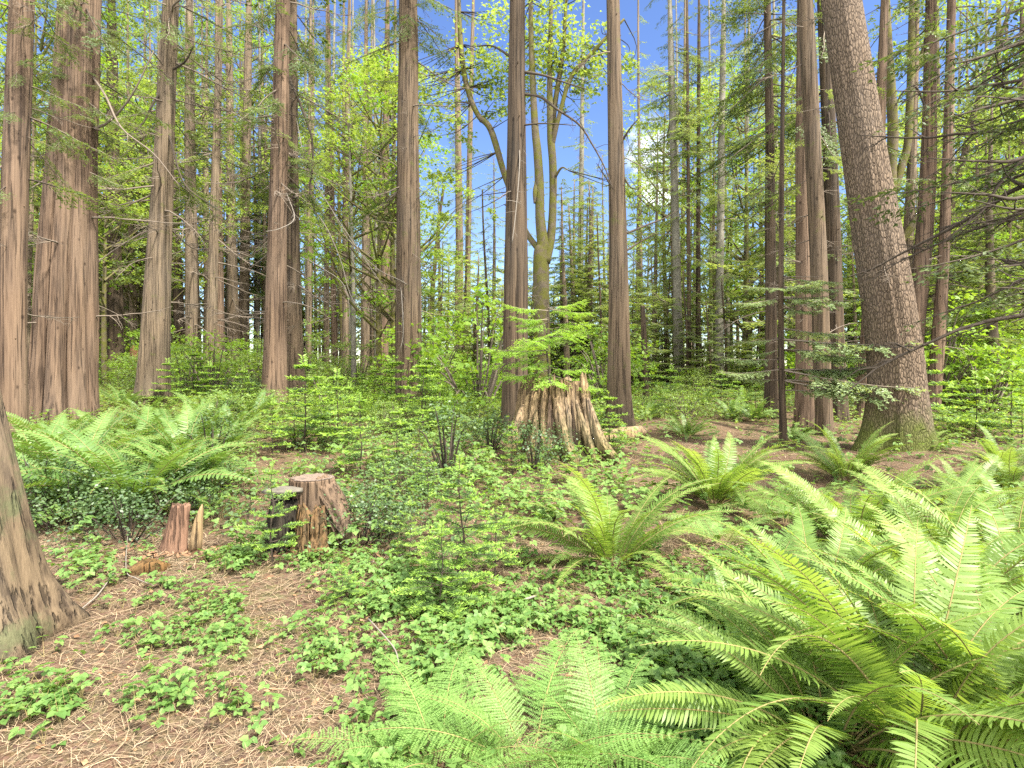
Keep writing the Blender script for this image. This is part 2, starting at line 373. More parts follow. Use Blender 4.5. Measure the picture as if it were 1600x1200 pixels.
# ------------------------------------------------------------------ branch and bough templates (length about 1, along +X, growing plane XY)
def curve_branch(seed, L, droop, hook, n=9, wig=.05):
    r = np.random.default_rng(seed); t = np.linspace(0, 1, n)
    y = np.cumsum(r.normal(0, wig, n))*L*.3; y -= y[0]
    z = L*(-droop*t**1.3+hook*t**3)+np.cumsum(r.normal(0, wig, n))*L*.12
    return np.stack([L*t, y, z-z[0]], -1)
def dead_branch_mesh(seed, mat, twigs=9, L=1.0, r0=.012, droop=.15, hook=.1):
    r = np.random.default_rng(seed); b = MB(); P = curve_branch(seed, L, droop, hook)
    b.add(*tube(P, np.linspace(r0, r0*.22, len(P)), 4, cap=False))
    for k in range(twigs):
        t = r.uniform(.18, .95); i = t*(len(P)-1); i0 = int(i); p = P[i0]+(P[min(i0+1, len(P)-1)]-P[i0])*(i-i0)
        a = r.choice([-1, 1])*r.uniform(.5, 1.2); l = L*r.uniform(.12, .42)*(1.1-t*.6)
        d = np.array([math.cos(a), math.sin(a), r.uniform(-.6, .25)])
        q = p+np.linspace(0, 1, 5)[:, None]*d*l+np.array([0, 0, -1])*(np.linspace(0, 1, 5)[:, None]**2)*l*r.uniform(-.1, .45)+r.normal(0, .012*L, (5, 3))*np.linspace(0, 1, 5)[:, None]
        b.add(*tube(q, np.linspace(r0*.42, r0*.12, 5), 3, cap=False))
        for m_ in range(2):
            s = r.uniform(.3, .9); pp = p+d*l*s; a2 = a+r.choice([-1, 1])*r.uniform(.4, .9); l2 = l*r.uniform(.2, .5)
            d2 = np.array([math.cos(a2), math.sin(a2), r.uniform(-.7, .2)])
            b.add(*tube(np.stack([pp, pp+d2*l2*.5+r.normal(0, .01, 3), pp+d2*l2]), [r0*.2, r0*.15, r0*.08], 3, cap=False))
    return b.build('dead_branch', mat)
DEAD = [dead_branch_mesh(100+k, M_TWIG, 8+k % 4, droop=[.15, .35, -.1, .55, .25, 0][k], hook=[.15, .1, .05, .35, -.2, -.15][k]) for k in range(6)]
DEADDK = [dead_branch_mesh(120+k, M_DKTWIG, 9, droop=[.15, .4, .25][k], hook=[.1, .15, -.2][k], r0=.014) for k in range(3)]
DEADPALE = [dead_branch_mesh(140+k, M_PALETWIG, 6, droop=[.2, .5, -.1][k], hook=[.2, .5, .1][k], r0=.008) for k in range(3)]

def spray_bough(seed, L=1.0, step=.05, brl=.34, leaf=.075, lw=.03, droop=.25, hang=.25, gap=.0, dense=1.0, twig=True, r0=.012, start=.18, sub=True):
    """a flat layered conifer bough: alternate branchlets carrying rows of small leaf-sized faces. -> leaf verts/faces, twig verts/faces"""
    r = np.random.default_rng(seed); P = curve_branch(seed, L, droop, .12, 10, .03)
    Ps, Ds, Ss, Ls, Ws = [], [], [], [], []; tw = []
    tw.append(tube(P, np.linspace(r0, r0*.2, len(P)), 3, cap=False))
    def row(p0, d, l, n, nrm_, taper=True):
        k = np.linspace(.06, 1, n)[:, None]; sag = np.array([0, 0, -1])*hang*l*k**2
        pts = p0+d*l*k+sag+r.normal(0, .006*L, (n, 3))
        side = np.cross(nrm_, d)
        for sg in (-1, 1):
            dd = nrm(d*.75+sg*side*.75+np.array([0, 0, -.25])+r.normal(0, .22, (n, 3)))
            Ps.append(pts); Ds.append(dd); nn = nrm(nrm_+r.normal(0, .35, (n, 3))); Ss.append(nrm(np.cross(nn, dd)))
            sz = leaf*(1-.45*k[:, 0])*r.uniform(.7, 1.25, n); Ls.append(sz); Ws.append(lw*r.uniform(.7, 1.2, n))
        Ps.append(pts[-1:]); Ds.append(nrm(d+r.normal(0, .1, 3))[None]); Ss.append(side[None]); Ls.append([leaf*.9]); Ws.append([lw])
    s = start; sg = 1
    while s < .99:
        i = s*(len(P)-1); i0 = min(int(i), len(P)-2); p = P[i0]+(P[i0+1]-P[i0])*(i-i0); T = nrm(P[i0+1]-P[i0])
        if r.random() > gap:
            l = brl*L*(1.15-s)**.7*r.uniform(.6, 1.15); a = sg*r.uniform(.7, 1.1)
            d = nrm(np.array([math.cos(a)*T[0]-math.sin(a)*T[1], math.sin(a)*T[0]+math.cos(a)*T[1], T[2]*.5-.08+r.normal(0, .1)]))
            nn = nrm(np.array([r.normal(0, .18), r.normal(0, .18), 1.]))
            row(p, d, l, max(3, int(l/leaf*1.9*dense)), nn)
            if twig: tw.append((np.concatenate([p[None]-[0, 0, .002], (p+d*l*.6-[0, 0, hang*l*.36])[None], (p+[0, 0, .004])[None]]), [np.array([[0, 1, 2]])]))
            if sub and l > .16*L:
                for q in range(2):
                    s2 = r.uniform(.35, .75); a2 = a+r.choice([-1, 1])*.75
                    d2 = nrm(np.array([math.cos(a2), math.sin(a2), -.15])); row(p+d*l*s2-np.array([0, 0, hang*l*s2*s2]), d2, l*.4, max(3, int(l*.4/leaf*1.9*dense)), nn)
        sg = -sg; s += step*r.uniform(.7, 1.4)
    row(P[-2], nrm(P[-1]-P[-2]), .12*L, 4, np.array([0, 0, 1.]))
    lv, lf = rhombs(np.concatenate(Ps), np.concatenate(Ds), np.concatenate(Ss), np.concatenate(Ls), np.concatenate(Ws))
    t = MB()
    for q in tw: t.add(*q)
    tv, tf = t.merged()
    return lv, lf, tv, [f for f, _ in tf]
def bough_mesh(name, leafm, twigm, *a, **k):
    lv, lf, tv, tf = spray_bough(*a, **k); return MB().add(lv, lf, 0).add(tv, tf, 1).build(name, [leafm, twigm])
# live boughs hung on the nearer trees; metre-long templates
BOUGH_CED = [bough_mesh('bough', M_CED, M_TWIG, 200+k, 1.0, .032, .30, .05, .014, .32, .4, .08, 1.3) for k in range(3)]
BOUGH_HEM = [bough_mesh('bough', M_HEM, M_TWIG, 210+k, 1.0, .03, .34, .035, .011, .15, .18, .05, 1.4) for k in range(3)]
BOUGH_DK = [bough_mesh('bough', M_DARKN, M_DKTWIG, 220+k, 1.0, .045, .30, .05, .016, .3, .35, .25, 1.0) for k in range(3)]
BOUGH_FRESH = [bough_mesh('bough', M_HEMY, M_TWIG, 230+k, 1.0, .026, .42, .04, .014, .12, .2, .08, 1.15) for k in range(3)]
BOUGH_GREY = [bough_mesh('bough', M_HEMG, M_TWIG, 240+k, 1.0, .026, .36, .034, .013, .16, .2, .04, 1.5) for k in range(3)]

# ------------------------------------------------------------------ crowns (shared meshes)
def xf(v, loc, az, tilt, s):
    M = np.array(Matrix.Rotation(az, 3, 'Z') @ Matrix.Rotation(tilt, 3, 'Y'))*s
    return v@M.T+loc
def conifer_crown(seed, H, start, rad, n, leafm, twigm, leaf=.10, lw=.04, taper=1.1, gap=.1, droop=.25, dense=.9, step=.065, lean=0):
    r = np.random.default_rng(seed); b = MB()
    T = [spray_bough(seed*7+k, 1.0, step, .34, leaf, lw, droop, .3, gap, dense, True, .014) for k in range(3)]
    for k in range(n):
        f = (k+r.random())/n; z = start+(H-start)*f**.9; rr = rad*max(.27, (1-f**taper))*r.uniform(.55, 1.15)
        az = k*2.4+r.normal(0, .5); lv, lf, tv, tf = T[k % 3]
        loc = np.array([0, 0, z]); tilt = r.normal(0.02, .16)-.25*(f > .85)
        b.add(xf(lv, loc, az, tilt, rr), lf, 0); b.add(xf(tv, loc, az, tilt, rr), tf, 1)
    return b.build('crown', [leafm, twigm])
def leaf_cluster(r, c, rad, n, size, flat=.35, lobes=3, tilt=.55):
    P = c+r.normal(0, 1, (n, 3))*np.array([rad, rad, rad*flat])*.6
    az = r.uniform(0, 2*np.pi, n); dz = r.normal(-.35, .35, n)
    D = nrm(np.stack([np.cos(az), np.sin(az), dz], -1)); Nn = nrm(np.stack([r.normal(0, tilt, n), r.normal(0, tilt, n), np.ones(n)], -1))
    S = nrm(np.cross(Nn, D)); Nn = np.cross(D, S); sz = size*r.uniform(.6, 1.25, n); out = []
    if lobes == 1: return [rhombs(P, D, S, sz, sz*.62)]
    for a, m in ((0, 1), (.95, .8), (-.95, .8)):
        d = rot_rows(D, Nn, np.full(n, a)); out.append(rhombs(P, d, np.cross(Nn, d), sz*m, sz*.5*m))
    return out
def weld_leaf(parts, n):
    """several lobes as one island each: share the base corner"""
    v = np.concatenate([p[0].reshape(n, 4, 3)[:, (0 if i == 0 else 1):] for i, p in enumerate(parts)], 1)      # n, 4+3+3
    k = v.shape[1]; base = np.arange(n)[:, None]*k
    fs = []
    for i in range(len(parts)):
        idx = [0, 1, 2, 3] if i == 0 else [0]+[4+3*(i-1)+q for q in range(3)]
        fs.append(base+np.array(idx)[None])
    return v.reshape(-1, 3), np.concatenate(fs)
def maple_crown(seed, H, start, rad, ncl, leafm, size=.12, per=46, twigm=None, col=1.3):
    r = np.random.default_rng(seed); b = MB(); base = np.array([0, 0, start*.85])
    for k in range(ncl):
        f = r.random(); z = start+(H-start)*f; rr = rad*math.sqrt(max(.05, math.sin(math.pi*min(1, .18+.8*f))))*r.random()**.45; a = r.uniform(0, 6.28)
        c = np.array([rr*math.cos(a), rr*math.sin(a), z]); n = int(per*r.uniform(.5, 1.5))
        b.add(*weld_leaf(leaf_cluster(r, c, r.uniform(.35, .8)*col*.6, n, size), n), 0)
        if k % 3 == 0:
            p0 = np.array([0, 0, max(start*.6, z-rr*r.uniform(.4, .9)-.5)])
            P = smooth_path(np.stack([p0, p0+(c-p0)*.5+np.array([0, 0, -.1*rr]), c]), 4)
            b.add(*tube(P, np.linspace(.035+.01*rr, .008, len(P)), 4, cap=False), 1)
    return b.build('crown', [leafm, twigm or B_MOSS])
def bush_mesh(seed, w, h, ncl, per, size, leafm, stemm, lobes=1, flat=.5):
    r = np.random.default_rng(seed); b = MB(); fb = MB()
    for k in range(ncl):
        a = r.uniform(0, 6.28); q = r.random()**.5; z = h*r.uniform(.12, 1)*(1-.35*q*q)
        c = np.array([w*q*math.cos(a), w*q*math.sin(a), z]); n = int(per*r.uniform(.5, 1.5))
        pc = leaf_cluster(r, c, .22*w+.05, n, size, flat, lobes, .7)
        fb.add(*(weld_leaf(pc, n) if lobes > 1 else pc[0]))
        if k % 2 == 0:
            p0 = np.array([c[0]*.15, c[1]*.15, -.05]); P = smooth_path(np.stack([p0, p0*.4+c*.6+[0, 0, .1*h], c]), 4)
            b.add(*tube(P, np.linspace(.012*h+.003, .003, len(P)), 4, cap=False))
    return fb.build('foliage', leafm), b.build('stem', stemm)
CR_HEM = [conifer_crown(1, 18, 2.5, 3.2, 75, M_HEM, M_TWIG), conifer_crown(2, 18, 5, 2.6, 62, M_CED, M_TWIG, droop=.4), conifer_crown(3, 18, 1.5, 2.9, 80, M_HEM, M_TWIG, gap=.25),
          conifer_crown(4, 18, 5, 2.6, 60, M_HEM, M_TWIG, gap=.2)]
CR_SPARSE = [conifer_crown(5, 20, 6, 2.0, 34, M_CED, M_TWIG, gap=.45, step=.09), conifer_crown(6, 20, 8, 1.7, 30, M_HEM, M_TWIG, gap=.4, step=.09)]
CR_YOUNG = [conifer_crown(7, 9, .5, 2.0, 62, M_HEM, M_TWIG, leaf=.09), conifer_crown(8, 9, .4, 1.6, 60, M_CED, M_TWIG, leaf=.09, droop=.4)]
CR_MAP = [maple_crown(11, 14, 4.5, 4.2, 95, M_MAP), maple_crown(12, 14, 3.0, 3.6, 85, M_FRESH), maple_crown(13, 14, 6, 3.8, 80, M_MAP, per=40)]

# ------------------------------------------------------------------ trunks
def trunk_path(pts, Y, ztop, gx=None):
    """pts: (px, py, width px) from the base up; returns world path relative to its base point, radii, base"""
    g = gcol(pts[0][0], Y)
    P = [np.array([g[0], g[1], g[2]-.12])]; Rr = [pts[0][2]/F*Y/2]
    for (px, py, w) in pts[1:]:
        P.append(W(px, py, Y)); Rr.append(w/F*Y/2)
    P = np.array(P); Rr = np.array(Rr)
    if ztop > 15: ztop = max(ztop, CZ+(HOR+90)/F*Y)
    if P[-1][2] < ztop:
        d = (P[-1]-P[-2]); d = d/d[2]; h = ztop-P[-1][2]
        P = np.concatenate([P, [P[-1]+d*h]]); Rr = np.append(Rr, max(.03, Rr[-1]*.35))
    z = np.arange(P[0][2], P[-1][2], .2); z = np.append(z, P[-1][2])
    q = np.stack([np.interp(z, P[:, 2], P[:, k]) for k in range(3)]+[np.interp(z, P[:, 2], Rr)], -1)
    ker = np.ones(9)/9
    for k in (0, 1, 3):
        pad = np.concatenate([np.full(4, q[0, k]), q[:, k], np.full(4, q[-1, k])]); sm = np.convolve(pad, ker, 'valid')
        sm[:2] = q[:2, k]*.5+sm[:2]*.5; q[:, k] = sm
    return q[:, :3]-g, q[:, 3], g
def trunk_mesh(q, rad, mat, seed, flare=.35, lobes=5, flute=0.0, nfl=4, n=28, stubs=26, rough=.08, flh=.5):
    r = np.random.default_rng(seed); ph = r.uniform(0, 6.28, 4)
    def fn(th, s):
        k = 1+flare*np.exp(-s/flh)*(.75+.45*np.cos(lobes*th+ph[0])+.25*np.cos((lobes+2)*th+ph[1]))
        p = np.stack([np.cos(th)*2.2, np.sin(th)*2.2, s*.35+seed], -1); k = k+(fbm(p, 3)-.5)*2*rough
        p2 = np.stack([np.cos(th)*7, np.sin(th)*7, s*.3+seed*3], -1); k = k+(vn(p2)-.5)*rough
        if n > 60: k = k+(vn(np.stack([np.cos(th)*n/7, np.sin(th)*n/7, s*.9+seed], -1))-.5)*.045
        if flute:
            e = np.abs(np.cos(nfl*.5*(th+.05*np.sin(s*.6))+ph[2]))
            k = k-flute*np.exp(-s/7.)*(1-np.clip(e*2.6, 0, 1))**1.0+.25*flute*e
        return k
    b = MB().add(*tube(q, rad, n, fn))
    for k in range(stubs):                                     # short broken limb stubs
        i = int(r.uniform(.06, .8)*len(q)); a = r.uniform(0, 6.28); d = np.array([math.cos(a), math.sin(a), r.uniform(.0, .5)])
        p = q[i]+d*rad[i]*.9; l = r.uniform(.03, .11)
        b.add(*tube(np.stack([p, p+d*l]), [.014*r.uniform(.7, 1.5), .007], 5))
    return b.build('trunk', mat)
def limb(meshes, parent, q, rad, rr, zlo, zhi, n, lmin, lmax, name, az=None, spread=3.14, tilt=(0, .15), slim=1.0):
    """copies of shared branch meshes round a trunk"""
    zs = q[:, 2]; g = parent.location.z
    for k in range(n):
        z = rr.uniform(zlo, zhi); i = int(np.clip(np.searchsorted(zs, z), 0, len(q)-1)); a = rr.uniform(-np.pi, np.pi) if az is None else az+rr.uniform(-spread, spread)
        p = q[i]+np.array([math.cos(a), math.sin(a), 0])*rad[i]*.8; l = rr.uniform(lmin, lmax)
        put(name, meshes[k % len(meshes)], parent, TRS(p, a, rr.uniform(-.3, .3), rr.normal(*tilt), (l, l*slim, l)))
TREES = {}
HIGHDK = dict(big_cedar=16, left_slim=10, pink_cedar=12, pink_twin=12, double_cedar=14, hem_l=26, red_back=8, red_right=10, twin_cedar=10, fir_right=8, slim_right=10, con_a=14, con_d=12)
HIGH = dict(twin_cedar=10, pale_a=12, pale_b=10, pale_c=10, mid_a=8, mid_b=8, mid_c=8, mid_d=10, mid_e=10, mid_f=8, pair_l=10, pair_r=8, pink_twin=10, left_dark=10)
def tree(key, label, pts, by, mat, ztop=24, cat='tree', name='conifer_tree', group=None, dead=10, deadl=(.6, 1.6), dm=None, live=0, livem=None, livel=(.8, 1.8), livez=(5, 12), crown=True, Y=None, liveaz=None, livesp=3.14, **kw):
    Y = Y or ydist(pts[0][0], by); q, rad, g = trunk_path(pts, Y, ztop); sd_ = abs(hash(key)) % 1000 if False else sum(ord(c)*(i+3) for i, c in enumerate(key)) % 997
    t = thing(name, label, cat, g, group); rr = np.random.default_rng(sd_)
    put('trunk', trunk_mesh(q, rad, mat, sd_, **kw), t)
    zl = min(ztop-.5, (HOR+20)/F*Y+1.2)
    if dead: limb(dm or DEAD, t, q, rad, rr, 2.0, zl, dead, deadl[0], deadl[1], 'dead_branch')
    if live: limb(livem, t, q, rad, rr, livez[0], min(livez[1], zl+.5), live, livel[0], livel[1], 'bough', liveaz, livesp, (.1, .2))
    if crown and ztop > 15:
        k = CR_SPARSE[sd_ % 2]; i = int(np.argmin(abs(q[:, 2]-.55*ztop))); s = ztop/21
        put('crown', k, t, TRS((q[-1][0]*.8, q[-1][1]*.8, ztop*.28), rr.uniform(0, 6), s=(s*.8, s*.8, s*.76)))
    if key in HIGH: limb(BOUGH_CED+BOUGH_HEM, t, q, rad, rr, .45*zl, zl+1, HIGH[key], 1.2, 3.0, 'bough', None, 3.14, (.25, .2))
    if key in HIGHDK: limb(BOUGH_CED+BOUGH_DK[:2], t, q, rad, rr, .5*zl, zl+1, HIGHDK[key], 1.0, 2.6, 'bough', None, 3.14, (.3, .2))
    TREES[key] = (t, q, rad, Y); return t
def px_branch(key, name, pts, w0, w1, mat, bulge=0.0, n=5):
    """one particular limb: pixel points at its tree's distance, bowed out towards or away from the viewer"""
    t, q, rad, Y = TREES[key]; m = len(pts)
    P = np.array([W(px, py, Y+bulge*math.sin(math.pi*.5*i/(m-1))) for i, (px, py) in enumerate(pts)])-np.array(t.location)
    P = smooth_path(P, 5); Rr = np.linspace(w0, w1, len(P))/F*Y/2
    b = MB().add(*tube(P, Rr, n)); r = np.random.default_rng(len(P)*7+int(pts[0][0]))
    for k in range(int(len(P)*.8)):                            # side twigs
        i = r.integers(2, len(P)); d = nrm(P[min(i+1, len(P)-1)]-P[i-1]); l = r.uniform(.1, .4)
        d2 = nrm(d*.5+r.normal(0, .6, 3)+[0, 0, -.2]); e = P[i]+d2*l
        b.add(*tube(np.stack([P[i], (P[i]+e)/2+r.normal(0, .02, 3), e]), [Rr[i]*.45, Rr[i]*.35, Rr[i]*.15], 3, cap=False))
    return put(name, b.build(name, mat), t)

# ------------------------------------------------------------------ the trees one can tell apart, left to right
LM = [(-70, 'left edge trunk'), (98, 'big fluted cedar'), (238, 'fused cedar'), (429, 'pinkish cedar'), (637, 'double cedar'),
      (803, 'dark stump cedar'), (967, 'lone straight cedar'), (1280, 'reddish trunk cluster'), (1398, 'huge leaning fir'), (1455, 'slim reddish trunk'), (1640, 'right edge')]
tree('near_left', 'mossy brown trunk flaring wide at its base, closest to the camera at the left edge', [(-74, 1010, 225), (-86, 850, 222), (-106, 740, 195), (-124, 600, 172), (-146, 400, 158), (-176, 66, 140)], 1010, B_LEFT, 14, 'tree', 'cedar_tree', n=96, flare=.55, lobes=6, stubs=6, flh=.28, rough=.07, dead=0, crown=False, flute=.05, nfl=9)
tree('left_slim', 'smooth reddish cedar left of the big fluted cedar', [(20, 700, 40), (20, 600, 36), (20, 400, 36), (26, 230, 34), (32, 66, 32)], 705, B_RED, 24, name='cedar_tree', dead=9, live=22, livem=BOUGH_CED, livez=(6, 10.5), livel=(.5, 1.3), n=36, flare=.3)
tree('big_cedar', 'massive reddish cedar with deep vertical flutes rising from the fern bank', [(98, 668, 92), (99, 600, 84), (105, 400, 73), (114, 230, 61), (122, 66, 53)], 668, B_RED, 27, name='cedar_tree', dead=18, deadl=(1, 2.4), live=46, livem=BOUGH_CED, livez=(6, 11.5), livel=(.5, 1.5), n=150, flute=.32, nfl=9, flare=.22, stubs=14, rough=.09)
tree('left_dark', 'dark narrow conifer between the fluted cedar and the fused twin-stem cedar', [(180, 597, 25), (180, 500, 23), (177, 330, 20), (175, 66, 14)], 597, B_DARK, 24, dead=14, live=12, livem=BOUGH_HEM, livez=(6, 15), livel=(1.4, 2.8))
tree('twin_cedar', 'fused twin-stem cedar tapering upward, second large trunk from the left', [(238, 634, 50), (241, 560, 42), (248, 400, 32), (257, 220, 26), (264, 66, 23)], 634, B_TAN, 26, name='cedar_tree', dead=36, deadl=(1, 3), n=44, flute=.16, nfl=2, flare=.2)
tree('dark_lean', 'thin dark trunk leaning left just behind the fused twin-stem cedar', [(284, 560, 16), (277, 440, 15), (270, 300, 13), (266, 66, 9)], 560, B_DARK, 22, dead=10, live=5, livem=BOUGH_HEM, livez=(6, 14), livel=(1, 2.4), Y=44)
tree('pale_a', 'straight tan conifer, first of the slim row right of the fused cedar', [(303, 600, 23), (301, 480, 21), (297, 260, 15), (296, 66, 12)], 600, B_TAN, 25, dead=46, deadl=(1.2, 3.6))
tree('pale_b', 'tan conifer with a reddish twin pressed against its right side', [(327, 606, 19), (331, 480, 16), (337, 260, 12), (343, 66, 9)], 600, B_TAN, 24, dead=44, deadl=(1.2, 3.4))
tree('pale_b2', 'reddish twin conifer pressed behind a tan trunk', [(343, 590, 15), (343, 480, 13), (341, 260, 10), (340, 66, 8)], 585, B_RED, 24, dead=8)
tree('pale_c', 'tan conifer on the left of a close pair of slim trunks', [(366, 580, 21), (363, 450, 16), (360, 260, 12), (358, 66, 9)], 580, B_TAN, 25, dead=44, deadl=(1.2, 3.6))
tree('pale_d', 'tan conifer on the right of a close pair of slim trunks', [(380, 575, 16), (382, 450, 15), (385, 260, 13), (388, 66, 11)], 577, B_TAN, 25, dead=42, deadl=(1.2, 3.6), live=3, livem=BOUGH_HEM, livez=(9, 14))
tree('pink_cedar', 'pinkish straight cedar with shredding bark, front one of a close pair', [(429, 640, 37), (430, 560, 34), (432, 400, 29), (437, 220, 25), (441, 66, 22)], 642, B_RED, 26, name='cedar_tree', dead=13, deadl=(.8, 2.2), n=40, flare=.25, live=3, livem=BOUGH_CED, livez=(8, 12))
tree('pink_twin', 'grey brown cedar half hidden behind the pinkish straight cedar', [(463, 640, 32), (461, 560, 26), (457, 400, 22), (456, 220, 18), (456, 66, 16)], 636, B_BRN, 26, name='cedar_tree', dead=32, deadl=(1, 3), n=32, flare=.45, live=5, livem=BOUGH_CED, livez=(7, 12), livel=(.8, 1.8), liveaz=0, livesp=1.2)
for key, lab, pts, by, mat in (
    ('mid_a', 'very thin tan conifer first right of the pinkish cedar pair', [(482, 600, 9), (483, 400, 8), (485, 66, 5)], 592, B_TAN),
    ('mid_b', 'very thin straight conifer with bare twigs left of a thin reddish one', [(510, 590, 9), (511, 330, 8), (511, 66, 5)], 588, B_TAN),
    ('mid_c', 'very thin reddish conifer between two thin tan conifers', [(524, 590, 9), (519, 330, 8), (514, 66, 5)], 592, B_RED),
    ('mid_d', 'thin tan conifer twisting slightly, midway between the pinkish and double cedars', [(539, 592, 11), (540, 330, 9), (545, 66, 6)], 590, B_TAN),
    ('mid_e', 'straight tan conifer left of a slim reddish leaning trunk', [(572, 596, 18), (572, 420, 13), (571, 230, 9), (572, 66, 6)], 596, B_TAN),
    ('mid_f', 'slim reddish conifer leaning right, close left of the double cedar', [(597, 598, 18), (602, 430, 14), (603, 230, 11), (605, 66, 8)], 598, B_RED)):
    tree(key, lab, pts, by, mat, 24, dead=30, deadl=(.9, 2.8), n=20, dm=DEAD if key != 'mid_e' else DEAD+DEADPALE)
tree('double_cedar', 'broad double cedar fused from two stems standing in the middle left', [(637, 642, 38), (638, 560, 37), (638, 400, 36), (638, 220, 31), (638, 66, 28)], 642, B_BRN, 27, name='cedar_tree', dead=22, deadl=(.8, 2.2), n=48, flute=.2, nfl=2, flare=.18, live=30, livem=BOUGH_CED, livez=(9.5, 14.5), livel=(.5, 1.2))
tree('pair_l', 'tan conifer on the left of the slim pair right of the double cedar', [(718, 580, 15), (718, 400, 12), (716, 230, 10), (714, 66, 7)], 582, B_TAN, 26, dead=18, deadl=(.8, 2.2), n=20)
tree('pair_r', 'thinner tan conifer on the right of the slim pair right of the double cedar', [(730, 584, 10), (731, 400, 9), (734, 230, 8), (738, 66, 6)], 578, B_TAN, 26, dead=14, deadl=(.8, 2), n=18)
tree('thin_lean', 'very thin dark trunk leaning right between the double cedar and the slim pair', [(672, 570, 8), (676, 450, 7), (686, 340, 5), (694, 290, 4)], 572, B_DARK, 12, dead=5, n=14, crown=False, Y=46)
tree('dark_cedar', 'dark brown cedar growing right behind the old rotted stump', [(803, 690, 41), (804, 600, 39), (806, 400, 36), (807, 220, 28), (808, 66, 24)], 680, B_DARK, 25, name='cedar_tree', dead=6, deadl=(.5, 1.2), n=44, flare=.35, flute=.08, nfl=6)
tree('grey_mid', 'slim pale grey trunk left of the lone straight cedar', [(909, 565, 12), (907, 400, 9), (909, 230, 7), (911, 66, 5)], 572, B_PALE, 24, dead=10, n=16, live=16, livem=BOUGH_HEM, livez=(9, 22), livel=(1.2, 2.4), Y=40)
tree('lone_cedar', 'lone straight brown cedar standing in the open beside the fallen log', [(967, 676, 39), (967, 600, 36), (966, 400, 28), (962, 220, 23), (959, 66, 20)], 674, B_BRN, 25, name='cedar_tree', dead=7, deadl=(.5, 1.4), n=44, flare=.5, lobes=6, stubs=34)
tree('con_a', 'grey conifer with ragged green boughs, left one in the group right of the lone cedar', [(1061, 606, 15), (1057, 400, 12), (1052, 230, 11), (1048, 66, 9)], 606, B_PALE, 24, dead=10, live=56, livem=BOUGH_HEM, livez=(3, 19), livel=(1.3, 3.0), n=20)
tree('con_b', 'thin dark trunk close right of the grey ragged conifer', [(1077, 607, 7), (1076, 400, 6), (1074, 66, 4)], 607, B_DARK, 22, dead=6, live=24, livem=BOUGH_HEM, livez=(3, 16), livel=(.9, 2.2), n=14)
tree('con_c', 'thin brown trunk midway between the ragged conifer and the pale tall trunk', [(1091, 606, 8), (1091, 400, 7), (1092, 66, 5)], 603, B_DARK, 22, dead=6, live=26, livem=BOUGH_HEM, livez=(4, 18), livel=(.9, 2.4), n=14)
tree('con_d', 'tall pale grey trunk between the ragged conifer and the dark hemlocks', [(1123, 606, 15), (1125, 400, 12), (1127, 230, 10), (1130, 66, 8)], 605, B_PALE, 25, dead=12, live=44, livem=BOUGH_HEM, livez=(4, 18), livel=(1.1, 2.6), n=20)
tree('con_e', 'very thin pale trunk right of the tall pale grey trunk', [(1163, 602, 6), (1165, 400, 6), (1170, 66, 4)], 600, B_PALE, 23, dead=10, live=20, livem=BOUGH_HEM, livez=(6, 18), livel=(.9, 2), n=14)
tree('hem_l', 'dark hemlock trunk left of the thin bent stem near the reddish cluster', [(1205, 652, 20), (1205, 560, 18), (1204, 400, 16), (1203, 220, 13), (1200, 66, 11)], 652, B_DARK, 22, name='hemlock_tree', dead=14, deadl=(.6, 1.6), live=40, livem=BOUGH_CED+BOUGH_HEM, livez=(4.5, 12), livel=(1, 2.2), n=28)
tree('hem_stem', 'thin dark bent stem with flat grey-green hemlock boughs by the reddish cluster', [(1226, 697, 11), (1222, 640, 10), (1220, 500, 8), (1221, 300, 7), (1224, 66, 5)], 697, B_DARK, 12, name='hemlock_tree', dead=10, deadl=(.5, 1.2), live=0, n=20, crown=False)
tree('red_back', 'smooth reddish trunk at the back of the cluster left of the leaning fir', [(1262, 670, 34), (1259, 560, 29), (1256, 400, 24), (1254, 220, 21), (1254, 66, 16)], 668, B_RED, 22, dead=6, deadl=(.5, 1.4), n=32)
tree('red_front', 'brown trunk leaning left across the front of the reddish cluster', [(1288, 682, 23), (1284, 560, 25), (1279, 400, 25), (1270, 220, 23), (1262, 66, 22)], 680, B_BRN, 22, dead=12, deadl=(.5, 1.5), n=32, live=7, livem=BOUGH_HEM, livez=(5, 8), livel=(.5, 1.2))
tree('red_right', 'brown trunk right of the reddish cluster, closest to the leaning fir', [(1312, 660, 25), (1308, 560, 22), (1302, 400, 22), (1296, 220, 20), (1289, 66, 18)], 658, B_DARK, 22, dead=8, deadl=(.5, 1.3), n=32)
tree('big_fir', 'huge fir with thick plated bark and mossy foot leaning left', [(1398, 706, 84), (1402, 600, 76), (1393, 500, 73), (1376, 400, 70), (1354, 260, 62), (1324, 66, 54)], 704, B_FIR, 26, name='fir_tree', dead=5, deadl=(.4, 1), n=150, flare=.55, lobes=3, stubs=10, flh=.5, rough=.06)
tree('fir_shadow', 'reddish trunk half hidden behind the left side of the leaning fir', [(1345, 660, 20), (1353, 560, 20), (1366, 400, 20), (1374, 220, 16), (1380, 66, 12)], 655, B_RED, 20, dead=3, n=28)
tree('behind_fir', 'slim smooth trunk seen between the mossy maple forks right of the fir', [(1412, 640, 17), (1416, 440, 16), (1425, 260, 13), (1430, 66, 10)], 640, B_TAN, 22, dead=6, n=24)
tree('fir_right', 'reddish curving trunk just right of the leaning fir', [(1418, 655, 28), (1430, 500, 26), (1442, 400, 24), (1451, 260, 22), (1454, 66, 16)], 655, B_RED, 22, dead=8, n=32)
